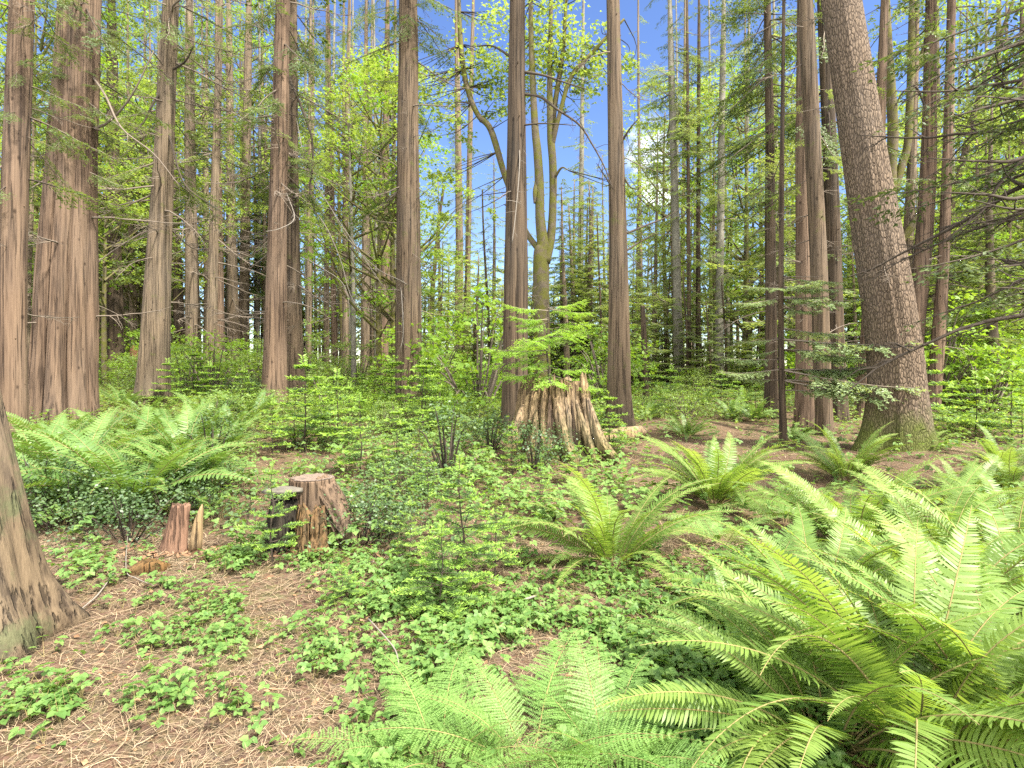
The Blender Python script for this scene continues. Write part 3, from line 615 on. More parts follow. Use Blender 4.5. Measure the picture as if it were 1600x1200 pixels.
tree('slim_right', 'slim straight reddish trunk leaning right of the huge fir', [(1454, 656, 22), (1464, 560, 19), (1475, 400, 15), (1481, 220, 13), (1485, 66, 12)], 656, B_RED, 22, dead=18, deadl=(.6, 1.8), dm=DEADDK+DEAD[:2], n=32, stubs=34)
tree('slant', 'thin dark trunk slanting far right behind the slim straight trunk', [(1430, 610, 11), (1467, 400, 10), (1497, 280, 9), (1530, 150, 8), (1560, 66, 6)], 612, B_DARK, 17, dead=12, deadl=(.8, 2), n=18, live=5, livem=BOUGH_DK, livez=(6, 13))
tree('green_right', 'pale greenish trunk behind the slim straight reddish trunk', [(1485, 612, 15), (1485, 500, 13), (1486, 300, 10), (1487, 66, 7)], 612, B_PALE, 22, dead=6, n=20)
tree('alder', 'grey curving alder trunk near the right edge in bright leaves', [(1553, 586, 22), (1556, 540, 19), (1562, 480, 17), (1563, 400, 13), (1556, 250, 10), (1560, 66, 7)], 586, B_MOSS, 20, 'tree', 'alder_tree', dead=8, n=20)
tree('edge_right', 'thin dark trunk cut off by the right edge', [(1598, 612, 11), (1597, 400, 10), (1597, 66, 7)], 606, B_DARK, 20, dead=8, live=6, livem=BOUGH_HEM, livez=(4, 12), n=18)
# off the right edge: the tree whose dark boughs reach into the picture
tree('bough_tree', 'dark conifer outside the right edge whose drooping boughs reach in', [(1700, 800, 60), (1700, 66, 44)], 790, B_DARK, 16, dead=20, deadl=(1.4, 2.8), dm=DEADDK, live=16, livem=BOUGH_DK, livez=(2.6, 7.5), livel=(1.2, 2.4), liveaz=2.9, livesp=.6, n=28, crown=False)

# hemlock_stem's own long flat boughs towards the fir
t_, q_, r_, Y_ = TREES['hem_stem']; rr_ = np.random.default_rng(77)
for k in range(30):
    z = rr_.uniform(1.0, 3.3); i = int(np.searchsorted(q_[:, 2], z)); a = rr_.uniform(-1.3, .2) if k < 22 else rr_.uniform(2.4, 4.2)
    put('bough', BOUGH_GREY[k % 3], t_, TRS(q_[i], a, 0, rr_.uniform(-.12, .12), rr_.uniform(1.2, 2.3)*(1 if z < 2.6 else .6) if k < 22 else rr_.uniform(.6, 1.2)))
# particular limbs
px_branch('pink_twin', 'dead_branch', [(450, 66), (452, 120), (468, 160), (487, 215), (488, 260), (484, 300), (492, 330)], 5, 1.5, M_DKTWIG, -1.2)
px_branch('pink_twin', 'dead_branch', [(462, 180), (480, 260), (520, 330), (560, 390), (600, 450)], 1.7, .7, M_PALETWIG, -2.0)
px_branch('pink_twin', 'dead_branch', [(455, 300), (500, 340), (530, 400), (552, 470), (588, 486)], 1.7, .7, M_PALETWIG, -2.0)
px_branch('pink_cedar', 'dead_branch', [(447, 300), (460, 340), (440, 356), (416, 362)], 1.7, .7, M_PALETWIG, -1.5)
px_branch('pink_twin', 'dead_branch', [(470, 400), (505, 420), (540, 450), (548, 520)], 1.7, .7, M_PALETWIG, -1.0)
px_branch('double_cedar', 'dead_branch', [(652, 455), (625, 438), (590, 420), (545, 375), (520, 330)], 1.7, .7, M_PALETWIG, -1.6)
px_branch('double_cedar', 'dead_branch', [(622, 400), (628, 470), (630, 520), (626, 545)], 1.6, .9, M_PALETWIG, -1.0)
px_branch('twin_cedar', 'dead_branch', [(262, 130), (240, 160), (225, 190), (200, 210), (180, 212)], 4, 1, M_DKTWIG, -1)
px_branch('twin_cedar', 'dead_branch', [(268, 110), (290, 95), (303, 70)], 4, 1.5, M_DKTWIG, -1)
px_branch('twin_cedar', 'dead_branch', [(262, 200), (272, 240), (290, 290), (330, 320), (352, 335)], 3.5, 1, M_DKTWIG, -1.2)
px_branch('big_cedar', 'dead_branch', [(148, 200), (170, 190), (205, 150), (240, 80)], 5, 1.5, M_TWIG, -1)
px_branch('big_cedar', 'dead_branch', [(145, 120), (165, 150), (190, 200), (240, 240), (280, 290)], 4, 1, M_TWIG, -1.4)
px_branch('dark_cedar', 'dead_branch', [(815, 112), (850, 118), (880, 128), (918, 140)], 5, 1.5, M_DKTWIG, -.6)
px_branch('dark_cedar', 'dead_branch', [(815, 147), (845, 152), (872, 172), (905, 195), (925, 225), (945, 262), (958, 296)], 5, 1.3, M_DKTWIG, -.8)
px_branch('dark_cedar', 'dead_branch', [(815, 196), (850, 193), (900, 196)], 3.5, 1, M_DKTWIG, -.8)
px_branch('dark_cedar', 'dead_branch', [(800, 90), (770, 72), (745, 72)], 4, 2, M_DKTWIG, .5)
px_branch('dark_cedar', 'dead_branch', [(808, 196), (812, 250), (806, 330), (800, 380)], 2, 1.4, M_PALETWIG, -.5)
px_branch('lone_cedar', 'dead_branch', [(972, 220), (985, 200), (998, 185)], 4, 1.2, M_DKTWIG, -.3)
px_branch('lone_cedar', 'dead_branch', [(974, 275), (985, 292), (998, 297)], 3, 1, M_DKTWIG, -.3)
px_branch('lone_cedar', 'dead_branch', [(975, 394), (1000, 378), (1025, 364)], 4, 1.2, M_DKTWIG, .4)
px_branch('lone_cedar', 'dead_branch', [(976, 366), (1010, 352), (1040, 340), (1065, 325)], 4, 1, M_DKTWIG, .5)
px_branch('lone_cedar', 'dead_branch', [(958, 297), (945, 275), (932, 255)], 3, 1, M_DKTWIG, -.3)
px_branch('fir_right', 'dead_branch', [(1447, 170), (1430, 135), (1410, 145), (1400, 165)], 4, 1.5, M_DKTWIG, -.4)
for pts in ([(1700, 120), (1600, 152), (1540, 168), (1490, 182)], [(1700, 190), (1600, 246), (1540, 252), (1450, 247)], [(1700, 210), (1600, 250), (1560, 290), (1535, 330), (1480, 372)],
            [(1700, 260), (1600, 308), (1540, 304), (1470, 300)], [(1700, 260), (1600, 330), (1550, 345), (1500, 352)], [(1700, 330), (1600, 410), (1550, 398), (1490, 386)],
            [(1700, 60), (1600, 92), (1550, 120), (1500, 150)], [(1700, 360), (1620, 420), (1585, 408), (1540, 404)], [(1700, 140), (1600, 140), (1530, 132), (1480, 150)],
            [(1700, 40), (1600, 66), (1530, 90), (1490, 100)], [(1700, 300), (1600, 290), (1560, 268), (1510, 262)]):
    px_branch('bough_tree', 'dead_branch', pts, 9, 1.6, M_DKTWIG, rr_.uniform(-.6, 1.2))

# the two forked maples: each a tree whose trunk mesh holds its stems, with leaves as the crown
def forked(key, name, label, by, bx, stems, mat, Y=None, leaves=(), leafm=M_MAP, size=.115):
    Y = Y or ydist(bx, by); g = gcol(bx, Y); t = thing(name, label, 'tree', g); first = True; paths = []
    for k, st in enumerate(stems):
        P = np.array([list(W(px, py, Y+dy)-g)+[w/F*Y/2*(.74 if k else .9)] for (px, py, w, dy) in st]); P = smooth_path(P, 6)
        sd_ = k*5+int(bx)
        fn = lambda th, s, sd_=sd_: 1+(fbm(np.stack([np.cos(th)*1.5, np.sin(th)*1.5, s*1.4+sd_], -1), 3)-.5)*.22
        b = MB().add(*tube(P[:, :3], P[:, 3], 18 if k == 0 else 14, fn)); put('trunk' if first else 'limb', b.build('limb', mat), t); first = False; paths.append(P)
    r = np.random.default_rng(int(bx)); b = MB()
    for (px, py, dy, rad, n) in leaves:
        c = W(px, py, Y+dy)-g
        for j in range(max(2, n//14)):
            cc = c+r.normal(0, rad*.6, 3); b.add(*weld_leaf(leaf_cluster(r, cc, rad*.35, 22, size, .5), 22), 0)
            pp = min((p for P in paths for p in P[::3, :3]), key=lambda p: np.linalg.norm(p-cc))
            if j % 2 == 0: b.add(*tube(smooth_path(np.stack([pp, pp*.5+cc*.5+r.normal(0, .12, 3), cc]), 3), np.linspace(.022, .006, 7), 3, cap=False), 1)
    if leaves: put('crown', b.build('crown', [leafm, M_DKTWIG]), t)
    TREES[key] = (t, paths[0][:, :3], paths[0][:, 3], Y)
    return t
rl = np.random.default_rng(3)
forked('maple', 'maple_tree', 'mossy maple forking into many upright stems behind the old stump', 640, 848, [
    [(846, 655, 34, 0), (847, 560, 30, 0), (846, 470, 28, 0), (845, 400, 26, 0), (848, 382, 21, 0), (844, 340, 17, 0), (843, 290, 16, 0), (840, 240, 15, 0), (836, 200, 13, 0), (833, 140, 11, 0), (830, 60, 9, 0), (828, -60, 6, 0)],
    [(852, 410, 22, 0), (861, 370, 18, .1), (864, 310, 16, .1), (864, 260, 17, .1), (861, 215, 16, .1), (859, 150, 13, .1), (860, 60, 10, .2), (862, -60, 6, .2)],
    [(861, 228, 15, .1), (866, 170, 12, .2), (877, 100, 10, .3), (882, 50, 8, .3), (886, -40, 5, .3)],
    [(862, 228, 13, .1), (874, 180, 9, -.1), (893, 120, 9, -.2), (933, 74, 8, -.2), (975, 30, 5, -.2)],
    [(843, 392, 14, 0), (822, 362, 12, .6), (806, 320, 12, 1.0), (789, 275, 13, 1.0), (767, 203, 14, 1.0), (747, 180, 12, 1.0), (730, 137, 12, 1.0), (720, 70, 11, 1.0), (716, -40, 6, 1.0)],
    [(868, 275, 7, 0), (878, 262, 4, -.2), (888, 266, 2, -.3)], [(838, 285, 8, 0), (836, 300, 10, -.1), (835, 318, 4, -.1)]], B_MOSS,
    leaves=[(870, 95, .5, 1.1, 520), (840, 80, 1, 1.0, 420), (905, 85, 0, .9, 380), (930, 120, 0, .7, 240), (765, 110, 1, .9, 480), (700, 190, 1.2, .7, 260), (660, 140, 1.5, .8, 260), (620, 130, 2, .7, 220), (680, 330, 2, .5, 120), (820, 140, 1.2, .8, 260), (690, 270, 1.5, .6, 150), (740, 90, 1, .9, 220), (775, 170, 1.4, .6, 150), (880, 20, 0, 1.4, 300), (800, 20, 1, 1.4, 300), (980, 90, .5, .6, 110), (985, 300, 1, .5, 90), (790, 330, .6, .35, 50), (905, 160, .5, .5, 70)])
forked('right_maple', 'maple_tree', 'mossy twin-fork maple rising behind the leaning fir', 640, 1418, [
    [(1418, 650, 30, 0), (1412, 520, 26, 0), (1402, 420, 24, 0), (1396, 350, 20, 0), (1392, 290, 17, 0), (1395, 200, 17, 0), (1390, 110, 15, 0), (1386, 40, 13, 0), (1384, -60, 8, 0)],
    [(1397, 300, 15, 0), (1408, 262, 16, 0), (1418, 225, 15, 0), (1422, 150, 14, 0), (1424, 60, 13, 0), (1426, -60, 8, 0)],
    [(1423, 125, 13, 0), (1436, 100, 12, .1), (1447, 66, 11, .1), (1462, -20, 7, .1)],
    [(1398, 400, 12, 0), (1412, 372, 13, -.1), (1432, 345, 15, -.2), (1446, 320, 10, -.2)]], B_MOSS,
    leaves=[(1380, 90, 1, .8, 160), (1410, 180, 1.5, .5, 80), (1370, 150, 1, .5, 80), (1450, 30, 0, 1, 150)], leafm=M_BUSH)
forked('far_snag', 'dead_snag', 'short broken dead trunk right of the lone cedar', 628, 1010, [[(1010, 640, 12, 0), (1007, 560, 11, 0), (1005, 500, 9, 0), (1004, 478, 8, 0)]], B_DARK)
forked('rot_snag', 'dead_snag', 'rotted broken snag peeking out left of the fused twin-stem cedar', 600, 214, [[(214, 612, 15, 0), (213, 575, 14, 0), (209, 550, 13, .1), (212, 541, 9, .1)]], B_ROT)
for o in C.objects:
    if o.name.startswith('dead_snag'): o['category'] = 'dead tree'

# ------------------------------------------------------------------ stumps, log, broken wood
def lathe(H, prof, n, m, top, cx=0, cy=0, hollow=None, seed=0, lean=(0, 0), ell=1.0, crack=.14, freq=4.5, vf=.7, noise_=.06, flat=False):
    """a weathered standing block: cracked sides, ragged or sawn top, optionally hollow"""
    th = np.linspace(0, 2*np.pi, n, endpoint=False); T = np.linspace(0, 1, m)
    hh = H*(1+top*(vn(np.stack([np.cos(th)*3.2, np.sin(th)*3.2, 0*th+seed], -1))-.75)+.45*top*(vn(np.stack([np.cos(th)*11, np.sin(th)*11, 0*th+seed+5], -1))-.5))
    TH, TT = np.meshgrid(th, T); Z = TT*hh[None]
    Rr = np.interp(TT, *prof)
    nz = vn(np.stack([np.cos(TH)*freq, np.sin(TH)*freq, Z*vf+seed*1.7], -1)); nz2 = vn(np.stack([np.cos(TH)*freq*2.7, np.sin(TH)*freq*2.7, Z*vf*1.3+seed], -1))
    cr = 1-sst(np.abs(nz-.5), 0, .10); cr2 = 1-sst(np.abs(nz2-.5), 0, .13)
    Rr = Rr*(1-crack*cr-crack*.55*cr2+noise_*(fbm(np.stack([np.cos(TH)*2, np.sin(TH)*2, Z*2+seed], -1), 3)-.5)*2)
    X = cx+Rr*np.cos(TH)+lean[0]*Z; Y = cy+ell*Rr*np.sin(TH)+lean[1]*Z
    v = np.stack([X, Y, Z], -1)
    rings = [v]
    if hollow:
        for sc, dz in ((.80, -.01), (.74, -.45), (.5, -.62)):
            w = v[-1].copy(); c = np.array([cx+lean[0]*H, cy+lean[1]*H]); w[:, :2] = c+(w[:, :2]-c)*sc; w[:, 2] = w[:, 2]+dz*H; rings.append(w[None])
    V = np.concatenate([q.reshape(-1, 3) for q in rings]); mm = len(V)//n
    i = np.arange(mm-1)[:, None]*n; j = np.arange(n)[None]; j2 = (j+1) % n
    f = [np.stack([i+j, i+j2, i+n+j2, i+n+j], -1).reshape(-1, 4)]
    V = np.concatenate([V, V[-n:].mean(0, keepdims=True)]); k = np.arange(n); e = (mm-1)*n
    f.append(np.stack([e+k, e+(k+1) % n, np.full(n, mm*n)], -1))
    return V, f, v[-1]
# old fluted stump
gs = gpt(866, 705); k_ = gs[1]/F
st = thing('old_stump', 'tall old hollow stump of grey fluted rotten wood under bright green hemlock sprays', 'stump', gs-[0, 0, .08])
H_ = 116*k_+.08
V, f, _ = lathe(H_, ([0, .12, .35, .7, 1], [76*k_, 69*k_, 61*k_, 55*k_, 51*k_]), 260, 60, .22, hollow=True, seed=4, ell=.85, crack=.24, freq=4.6, vf=.45, noise_=.14)
put('stump_shell', MB().add(V, f).build('stump_shell', B_STUMP), st)
rs = np.random.default_rng(8)
for k in range(40):                                            # splintered staves standing off the shell
    a = -np.pi/2+rs.uniform(-1.9, 1.9); h0, h1 = (0, rs.uniform(.35, .9)) if k % 2 else (rs.uniform(.1, .45), rs.uniform(.7, 1.08))
    z = np.linspace(h0, h1, 12)*H_; rd = np.interp(z/H_, [0, .12, .35, .7, 1], [80*k_, 70*k_, 61*k_, 55*k_, 51*k_])*rs.uniform(.92, 1.02); w = rs.uniform(1.6, 5)*k_
    a_ = a+np.cumsum(rs.normal(0, .014, 12)); P = np.stack([rd*np.cos(a_), .85*rd*np.sin(a_), z], -1)
    prof_ = np.interp(np.linspace(0, 1, 12), [0, .3, .75, .93, 1], [1.5, 1.1, .9, .6, .12])
    put('wood_stave', MB().add(*tube(P, w*prof_, 11, lambda th, s, k=k: 1+1.1*(vn(np.stack([np.cos(th)*2.4, np.sin(th)*2.4, s*2.6+k*9], -1))-.5))).build('wood_stave', [B_PLANK, B_STUMP, B_STUMP, B_CUT][k % 4], False), st)
for (pts, w) in (([(918, 622), (926, 660), (936, 692), (956, 716), (972, 728)], 10), ([(868, 622), (874, 660), (882, 695), (890, 714), (896, 728)], 10), ([(818, 632), (808, 664), (798, 694), (790, 712)], 8), ([(900, 625), (912, 670), (922, 702), (930, 722)], 6), ([(838, 640), (834, 680), (826, 712), (820, 724)], 7)):
    m_ = len(pts); P = np.array([W(px, py, gs[1]-.55-.3*i/(m_-1)) for i, (px, py) in enumerate(pts)])-np.array(st.location); P = smooth_path(P, 6)
    put('root', MB().add(*tube(P, np.interp(np.linspace(0, 1, len(P)), [0, .15, .6, 1], [.25, .7, 1.25, .7])*w*k_*.75, 22, lambda th, s: 1+1.0*(vn(np.stack([np.cos(th)*3.2, np.sin(th)*3.2, s*1.3+9], -1))-.5)+.4*(vn(np.stack([np.cos(th)*7, np.sin(th)*7, s*2+3], -1))-.5))).build('root', B_STUMP), st)
# sawn stump in the middle foreground
Yc = 5.25; kc = Yc/F; gc = gcol(488, Yc)
cs = thing('cut_stump', 'sawn stump with flat top and crumbling orange rotten front among low brambles', 'stump', gc-[0, 0, .05])
Hc = CZ-(746-HOR)*kc-float(gc[2])+.05
V, f, topring = lathe(Hc, ([0, .3, .7, 1], [.30, .25, .21, .195]), 140, 40, .02, seed=2, crack=.13, freq=5, vf=1.2, ell=.95)
put('stump_body', MB().add(V, f).build('stump_body', B_CUT), cs)
tp = topring*[.97, .97, 1]+[0, 0, .006]; cpt = tp.mean(0)
tr_ = [cpt+(tp-cpt)*s_ for s_ in (1, .7, .35)]; n_ = len(tp); TV = np.concatenate(tr_+[cpt[None]]); kk = np.arange(n_); k2 = (kk+1) % n_
put('sawn_top', MB().add(TV, [np.concatenate([np.stack([kk, k2, n_+k2, n_+kk], -1), np.stack([n_+kk, n_+k2, 2*n_+k2, 2*n_+kk], -1)]), np.stack([2*n_+kk, 2*n_+k2, np.full(n_, 3*n_)], -1)]).build('sawn_top', M_TOP, False), cs)
def block(parent, name, base, H, r0, r1, mat, seed, lean=(0, 0), ell=.7, top=.25, crack=.2, freq=3.6, n=96):
    V, f, _ = lathe(H, ([0, .5, 1], [r0, (r0+r1)*.5, r1]), n, 36, top, seed=seed, crack=crack, freq=freq, vf=1.6, lean=lean, ell=ell, noise_=.12)
    return put(name, MB().add(V+np.array(base)-np.array(parent.location), f).build(name, mat), parent)
g1 = gcol(483, 4.82); block(cs, 'rotten_block', g1-[0, 0, .04], .43, .17, .12, B_ROT, 6, (-.03, .26), .8, .4, .42, 3.4, 130)
g2 = gcol(436, 5.0); block(cs, 'hollow_side', g2-[0, 0, .04], .47, .16, .12, B_CHAR, 9, (.05, .1), .8, .35, .25)
g3 = gcol(530, 5.25); P = smooth_path(np.array([[.03, -.03, Hc-.09], [.14, -.06, Hc*.74], [.25, -.09, Hc*.46], [.33, -.11, Hc*.2], [.37, -.12, -.02]]), 8)
put('buttress', MB().add(*tube(P, np.linspace(.12, .10, len(P)), 40, lambda th, s: 1+.5*(vn(np.stack([np.cos(th)*4, np.sin(th)*4, s*2.2+4], -1))-.5)+.35*(vn(np.stack([np.cos(th)*9, np.sin(th)*9, s*1.5+4], -1))-.5))).build('buttress', B_CUT), cs)
sh = np.array([W(px, 770-(px-408)*.1, 5.05) for px in (410, 422, 438, 455, 472)])-np.array(cs.location)
v, f = tube(sh, np.array([.025, .06, .085, .09, .05]), 40, lambda th, s: 1+.35*(vn(np.stack([np.cos(th)*9, np.sin(th)*9, s*22], -1))-.5)+.6*(vn(np.stack([np.cos(th)*2, np.sin(th)*2, s*8], -1))-.5)); m_ = v[:, 2].mean(); v[:, 2] = m_+(v[:, 2]-m_)*.42
put('wood_shelf', MB().add(v, f).build('wood_shelf', B_GREYW), cs)
# small broken stump left of it
gb = gpt(268, 864); bs = thing('broken_stump', 'small reddish broken stump slab with a separate upright splinter at its right', 'stump', gb-[0, 0, .04])
kb = gb[1]/F
V, f, _ = lathe(75*kb+.04, ([0, .25, .6, 1], [25*kb, 20*kb, 16.5*kb, 14.5*kb]), 80, 30, .14, seed=12, crack=.07, freq=3.4, vf=1.0, lean=(.16, .05), ell=.5)
put('slab', MB().add(V, f).build('slab', B_SLABW), bs)
P = np.array([W(px, py, gb[1]) for px, py in ((303, 866), (307, 840), (310, 815), (314, 798), (316, 788))])-np.array(bs.location)
v, f = tube(P, np.array([9, 8, 6, 4, .8])*kb, 10, lambda th, s: 1+.6*(vn(np.stack([np.cos(th)*2, np.sin(th)*2, s*5], -1))-.5)); put('splinter', MB().add(v, f).build('splinter', B_PLANK), bs)
def log(name, label, cat, pts, rad, mat, seed, dz=0.0, n=20, amp=.4):
    P = np.array([gpt(px, py) for px, py in pts]); c = P.mean(0); P[:, 2] += np.array(rad)*.55+dz
    q = smooth_path(np.concatenate([P-c, np.array(rad)[:, None]], 1), 6)
    o = put(name, MB().add(*tube(q[:, :3], q[:, 3], n, lambda th, s: 1+amp*(fbm(np.stack([np.cos(th)*1.8, np.sin(th)*1.8, s*3+seed], -1), 3)-.5)*2)).build(name, mat)); o.location = c
    return tag(o, label, cat)
log('fallen_log', 'short weathered log lying right of the old fluted stump', 'log', [(930, 699), (955, 694), (982, 688), (1006, 684)], [.13, .15, .14, .12], B_PLANK, 3, .07)
log('wood_chunk', 'small round wood chunk in front of the fallen log', 'wood', [(950, 708), (958, 706), (966, 705)], [.09, .1, .09], B_PLANK, 5, .04)
log('rotting_branch', 'chunk of dark rotting wood on the needles left of the broken stump base', 'wood', [(188, 903), (205, 900), (228, 896), (248, 893), (268, 887)], [.015, .045, .06, .045, .012], B_ROT, 7, amp=.6)
log('fallen_stick', 'pale bare stick lying among bramble leaves below the large centre fern', 'stick', [(795, 957), (815, 951), (838, 944)], [0.0068, 0.0087, 0.0068], M_PALETWIG, 9, .05, 8)
log('fallen_stick', 'long thin pale stick lying on the needles beside the left trunk', 'stick', [(128, 962), (150, 944), (165, 925), (178, 902)], [0.0037, 0.0050, 0.0043, 0.0025], M_PALETWIG, 10, .03, 6)
log('fallen_stick', 'thin forked twig lying on the needles below the broken stump', 'stick', [(200, 840), (197, 900), (212, 918), (240, 928)], [0.0031, 0.0037, 0.0037, 0.0019], M_PALETWIG, 13, .05, 6)
log('fallen_stick', 'thin curved stick leaning through the brambles below the little fir', 'stick', [(575, 1000), (600, 1030), (618, 1060), (624, 1085)], [0.0031, 0.0043, 0.0037, 0.0025], M_PALETWIG, 15, .12, 6)
log('fallen_stick', 'long straight pale twig stretched across the needles right of the sawn stump', 'stick', [(530, 900), (570, 890), (610, 882), (650, 868)], [0.0025, 0.0037, 0.0037, 0.0019], M_PALETWIG, 16, .04, 6)
log('fallen_branch', 'long dead branch propped against the left side of the old stump', 'branch', [(735, 735), (755, 720), (775, 700), (800, 672)], [.02, .026, .024, .012], M_TWIG, 17, .12, 6)
# brush heap by the path
gm = gpt(1060, 640); Ym = gm[1]; bm_ = MB(); rb = np.random.default_rng(2)
for k in range(260):
    a = rb.uniform(0, 6.28); q = rb.random()**.6; c = np.array([q*.75*math.cos(a), q*.5*math.sin(a), .32*(1-q*q)+.02]); d = nrm(np.array([rb.normal(), rb.normal(), rb.normal(0, .25)])); l = rb.uniform(.1, .4)
    bm_.add(*tube(np.stack([c-d*l, c+rb.normal(0, .02, 3), c+d*l]), [.004, .008, .004], 4, cap=False))
o = put('brush_heap', bm_.build('brush_heap', M_TWIG)); o.location = gm; tag(o, 'low heap of brown brushwood by the path right of the lone cedar', 'brush heap')

# hemlock growing out of the old stump
hs_ = thing('hemlock_sapling', 'bright green hemlock sapling with layered sprays growing out of the old stump', 'sapling', st.location+Vector((-.1, .05, H_*.55)))
b = MB().add(*tube(smooth_path(np.array([[0, 0, 0], [.02, 0, .5], [-.03, .03, 1.2], [.0, 0, 1.9]]), 5), np.linspace(.03, .006, 16), 6)); put('stem', b.build('stem', M_DKTWIG), hs_)
rh = np.random.default_rng(6)
for k in range(24):
    z = rh.uniform(.45, 1.85); a = rh.uniform(-2.9, -.2) if k % 2 else rh.choice([.15, 3.0])+rh.normal(0, .35)
    put('bough', BOUGH_FRESH[k % 3], hs_, TRS((0, 0, z), a, 0, rh.uniform(-.15, .25), rh.uniform(.8, 1.35)*(1.3-.35*z)))

# ------------------------------------------------------------------ ferns
def frond_mesh(seed, L=1.0, a0=.35, a1=1.6, npair=54, plen=.098, pw=.0122, side=.0, mat=None, nm='frond', lowres=False):
    r = np.random.default_rng(seed); n = 26; t = np.linspace(0, 1, n); ang = a0+(a1-a0)*t**1.35
    dy = np.sin(ang)*L/(n-1); dz = np.cos(ang)*L/(n-1); x = side*L*.25*t**2
    P = np.stack([x, np.concatenate([[0], np.cumsum(dy[1:])]), np.concatenate([[0], np.cumsum(dz[1:])])], -1)
    b = MB(); b.add(*tube(P, np.linspace(.0055, .0012, n)*L, 4, cap=False), 1)
    T = nrm(np.gradient(P, axis=0)); X = np.array([1., 0, 0]); vs, q4, q3 = [], [], []; c = 0
    tw = r.normal(0, .12)
    for k in range(npair):
        s = .13+.86*(k+.5)/npair; i = s*(n-1); i0 = min(int(i), n-2); p = P[i0]+(P[i0+1]-P[i0])*(i-i0); tt = T[i0]; nn = nrm(np.cross(X, tt))
        l0 = plen*L*min(1, .55+(s-.13)*3.0)*(1-max(0, (s-.38)/.62)**1.7)**.9
        if l0 < .006: continue
        for sg in (-1, 1):
            l = l0*r.uniform(.92, 1.06); w = pw*L*(.55+.45*min(1, l0/(plen*L)*1.6))
            up = .16+tw*sg+r.normal(0, .07); d = nrm(sg*X*math.cos(up)+nn*math.sin(up)+tt*(.16+.5*s*s)+r.normal(0, .03, 3)); wd = nrm(tt-d*np.dot(tt, d))
            wd = nrm(wd+nn*(.25*sg*0+r.normal(0, .18)))
            curl = r.uniform(.05, .22)
            pts = []
            for (u, hw, hw2) in ((0, .42, .5), (.3, .5, .52), (.7, .40, .38)):
                o = p+d*l*u-nn*curl*l*u*u+tt*l*.06*u*u
                pts += [o+wd*w*hw2, o-wd*w*hw]
            pts.append(p+d*l-nn*curl*l+tt*l*.08)
            vs += pts; q4 += [[c, c+2, c+3, c+1], [c+2, c+4, c+5, c+3]]; q3 += [[c+4, c+6, c+5]]; c += 7
    b.add(np.array(vs), [np.array(q4), np.array(q3)], 0)
    return b.build(nm, [mat or M_FERN, M_RACH])
FROND = [frond_mesh(300+k, a0=[.12, .3, .45, .2, .55, .35, .25, .6][k], a1=[1.15, 1.5, 1.75, 1.4, 2.0, 1.25, 1.8, 1.6][k], side=[.2, -.2, .3, -.35, .1, 0, .25, -.1][k]) for k in range(8)]
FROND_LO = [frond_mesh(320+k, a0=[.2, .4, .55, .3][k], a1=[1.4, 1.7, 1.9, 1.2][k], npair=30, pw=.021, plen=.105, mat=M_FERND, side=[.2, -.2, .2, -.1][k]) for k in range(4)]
def lady_frond(seed, L=1.0, a0=.4, a1=1.5):
    r = np.random.default_rng(seed); n = 20; t = np.linspace(0, 1, n); ang = a0+(a1-a0)*t**1.2
    P = np.stack([.06*L*r.normal()*t**2, np.concatenate([[0], np.cumsum(np.sin(ang[1:])*L/(n-1))]), np.concatenate([[0], np.cumsum(np.cos(ang[1:])*L/(n-1))])], -1)
    b = MB(); b.add(*tube(P, np.linspace(.005, .001, n)*L, 4, cap=False), 1); T = nrm(np.gradient(P, axis=0)); X = np.array([1., 0, 0])
    Pp, D, S, Ll, Wl = [], [], [], [], []
    for k in range(19):
        s = .16+.83*(k+.5)/19; i = s*(n-1); i0 = min(int(i), n-2); p = P[i0]+(P[i0+1]-P[i0])*(i-i0); tt = T[i0]; nn = nrm(np.cross(X, tt))
        l0 = .22*L*min(1, .5+(s-.16)*3)*(1-max(0, (s-.30)/.70)**1.25)**.9
        for sg in (-1, 1):
            l = l0*r.uniform(.9, 1.08); d = nrm(sg*X+tt*.32+nn*r.normal(.05, .08)); m = max(4, int(l/(.010*L))); u = (np.arange(m)+.5)/m
            pts = p+d*l*u[:, None]-nn*(.12*l*u**2)[:, None]
            wd = nrm(tt-d*np.dot(tt, d))
            for s2 in (-1, 1):
                dd = nrm(wd*s2+d*.35+nn*r.normal(0, .15, (m, 1))); Pp.append(pts); D.append(dd); S.append(nrm(np.cross(np.broadcast_to(nn, dd.shape), dd)))
                Ll.append(.026*L*np.minimum(1, l/(.12*L))*(1-.7*u)+.003); Wl.append(np.full(m, .009*L))
    b.add(*rhombs(np.concatenate(Pp), np.concatenate(D), np.concatenate(S), np.concatenate(Ll), np.concatenate(Wl), .4), 0)
    return b.build('frond', [M_LADY, M_RACH])
LADY = [lady_frond(340+k, a0=[.35, .6, .45, .8][k], a1=[1.3, 1.6, 1.75, 1.5][k]) for k in range(4)]
M_DEADF = leafmat('dead_frond', (.09, .05, .025), (.22, .13, .06), .2, .7)
DEADF = [frond_mesh(360+k, a0=.9+.2*k, a1=2.1, npair=34, pw=.010, plen=.10, mat=M_DEADF, nm='dead_frond') for k in range(2)]
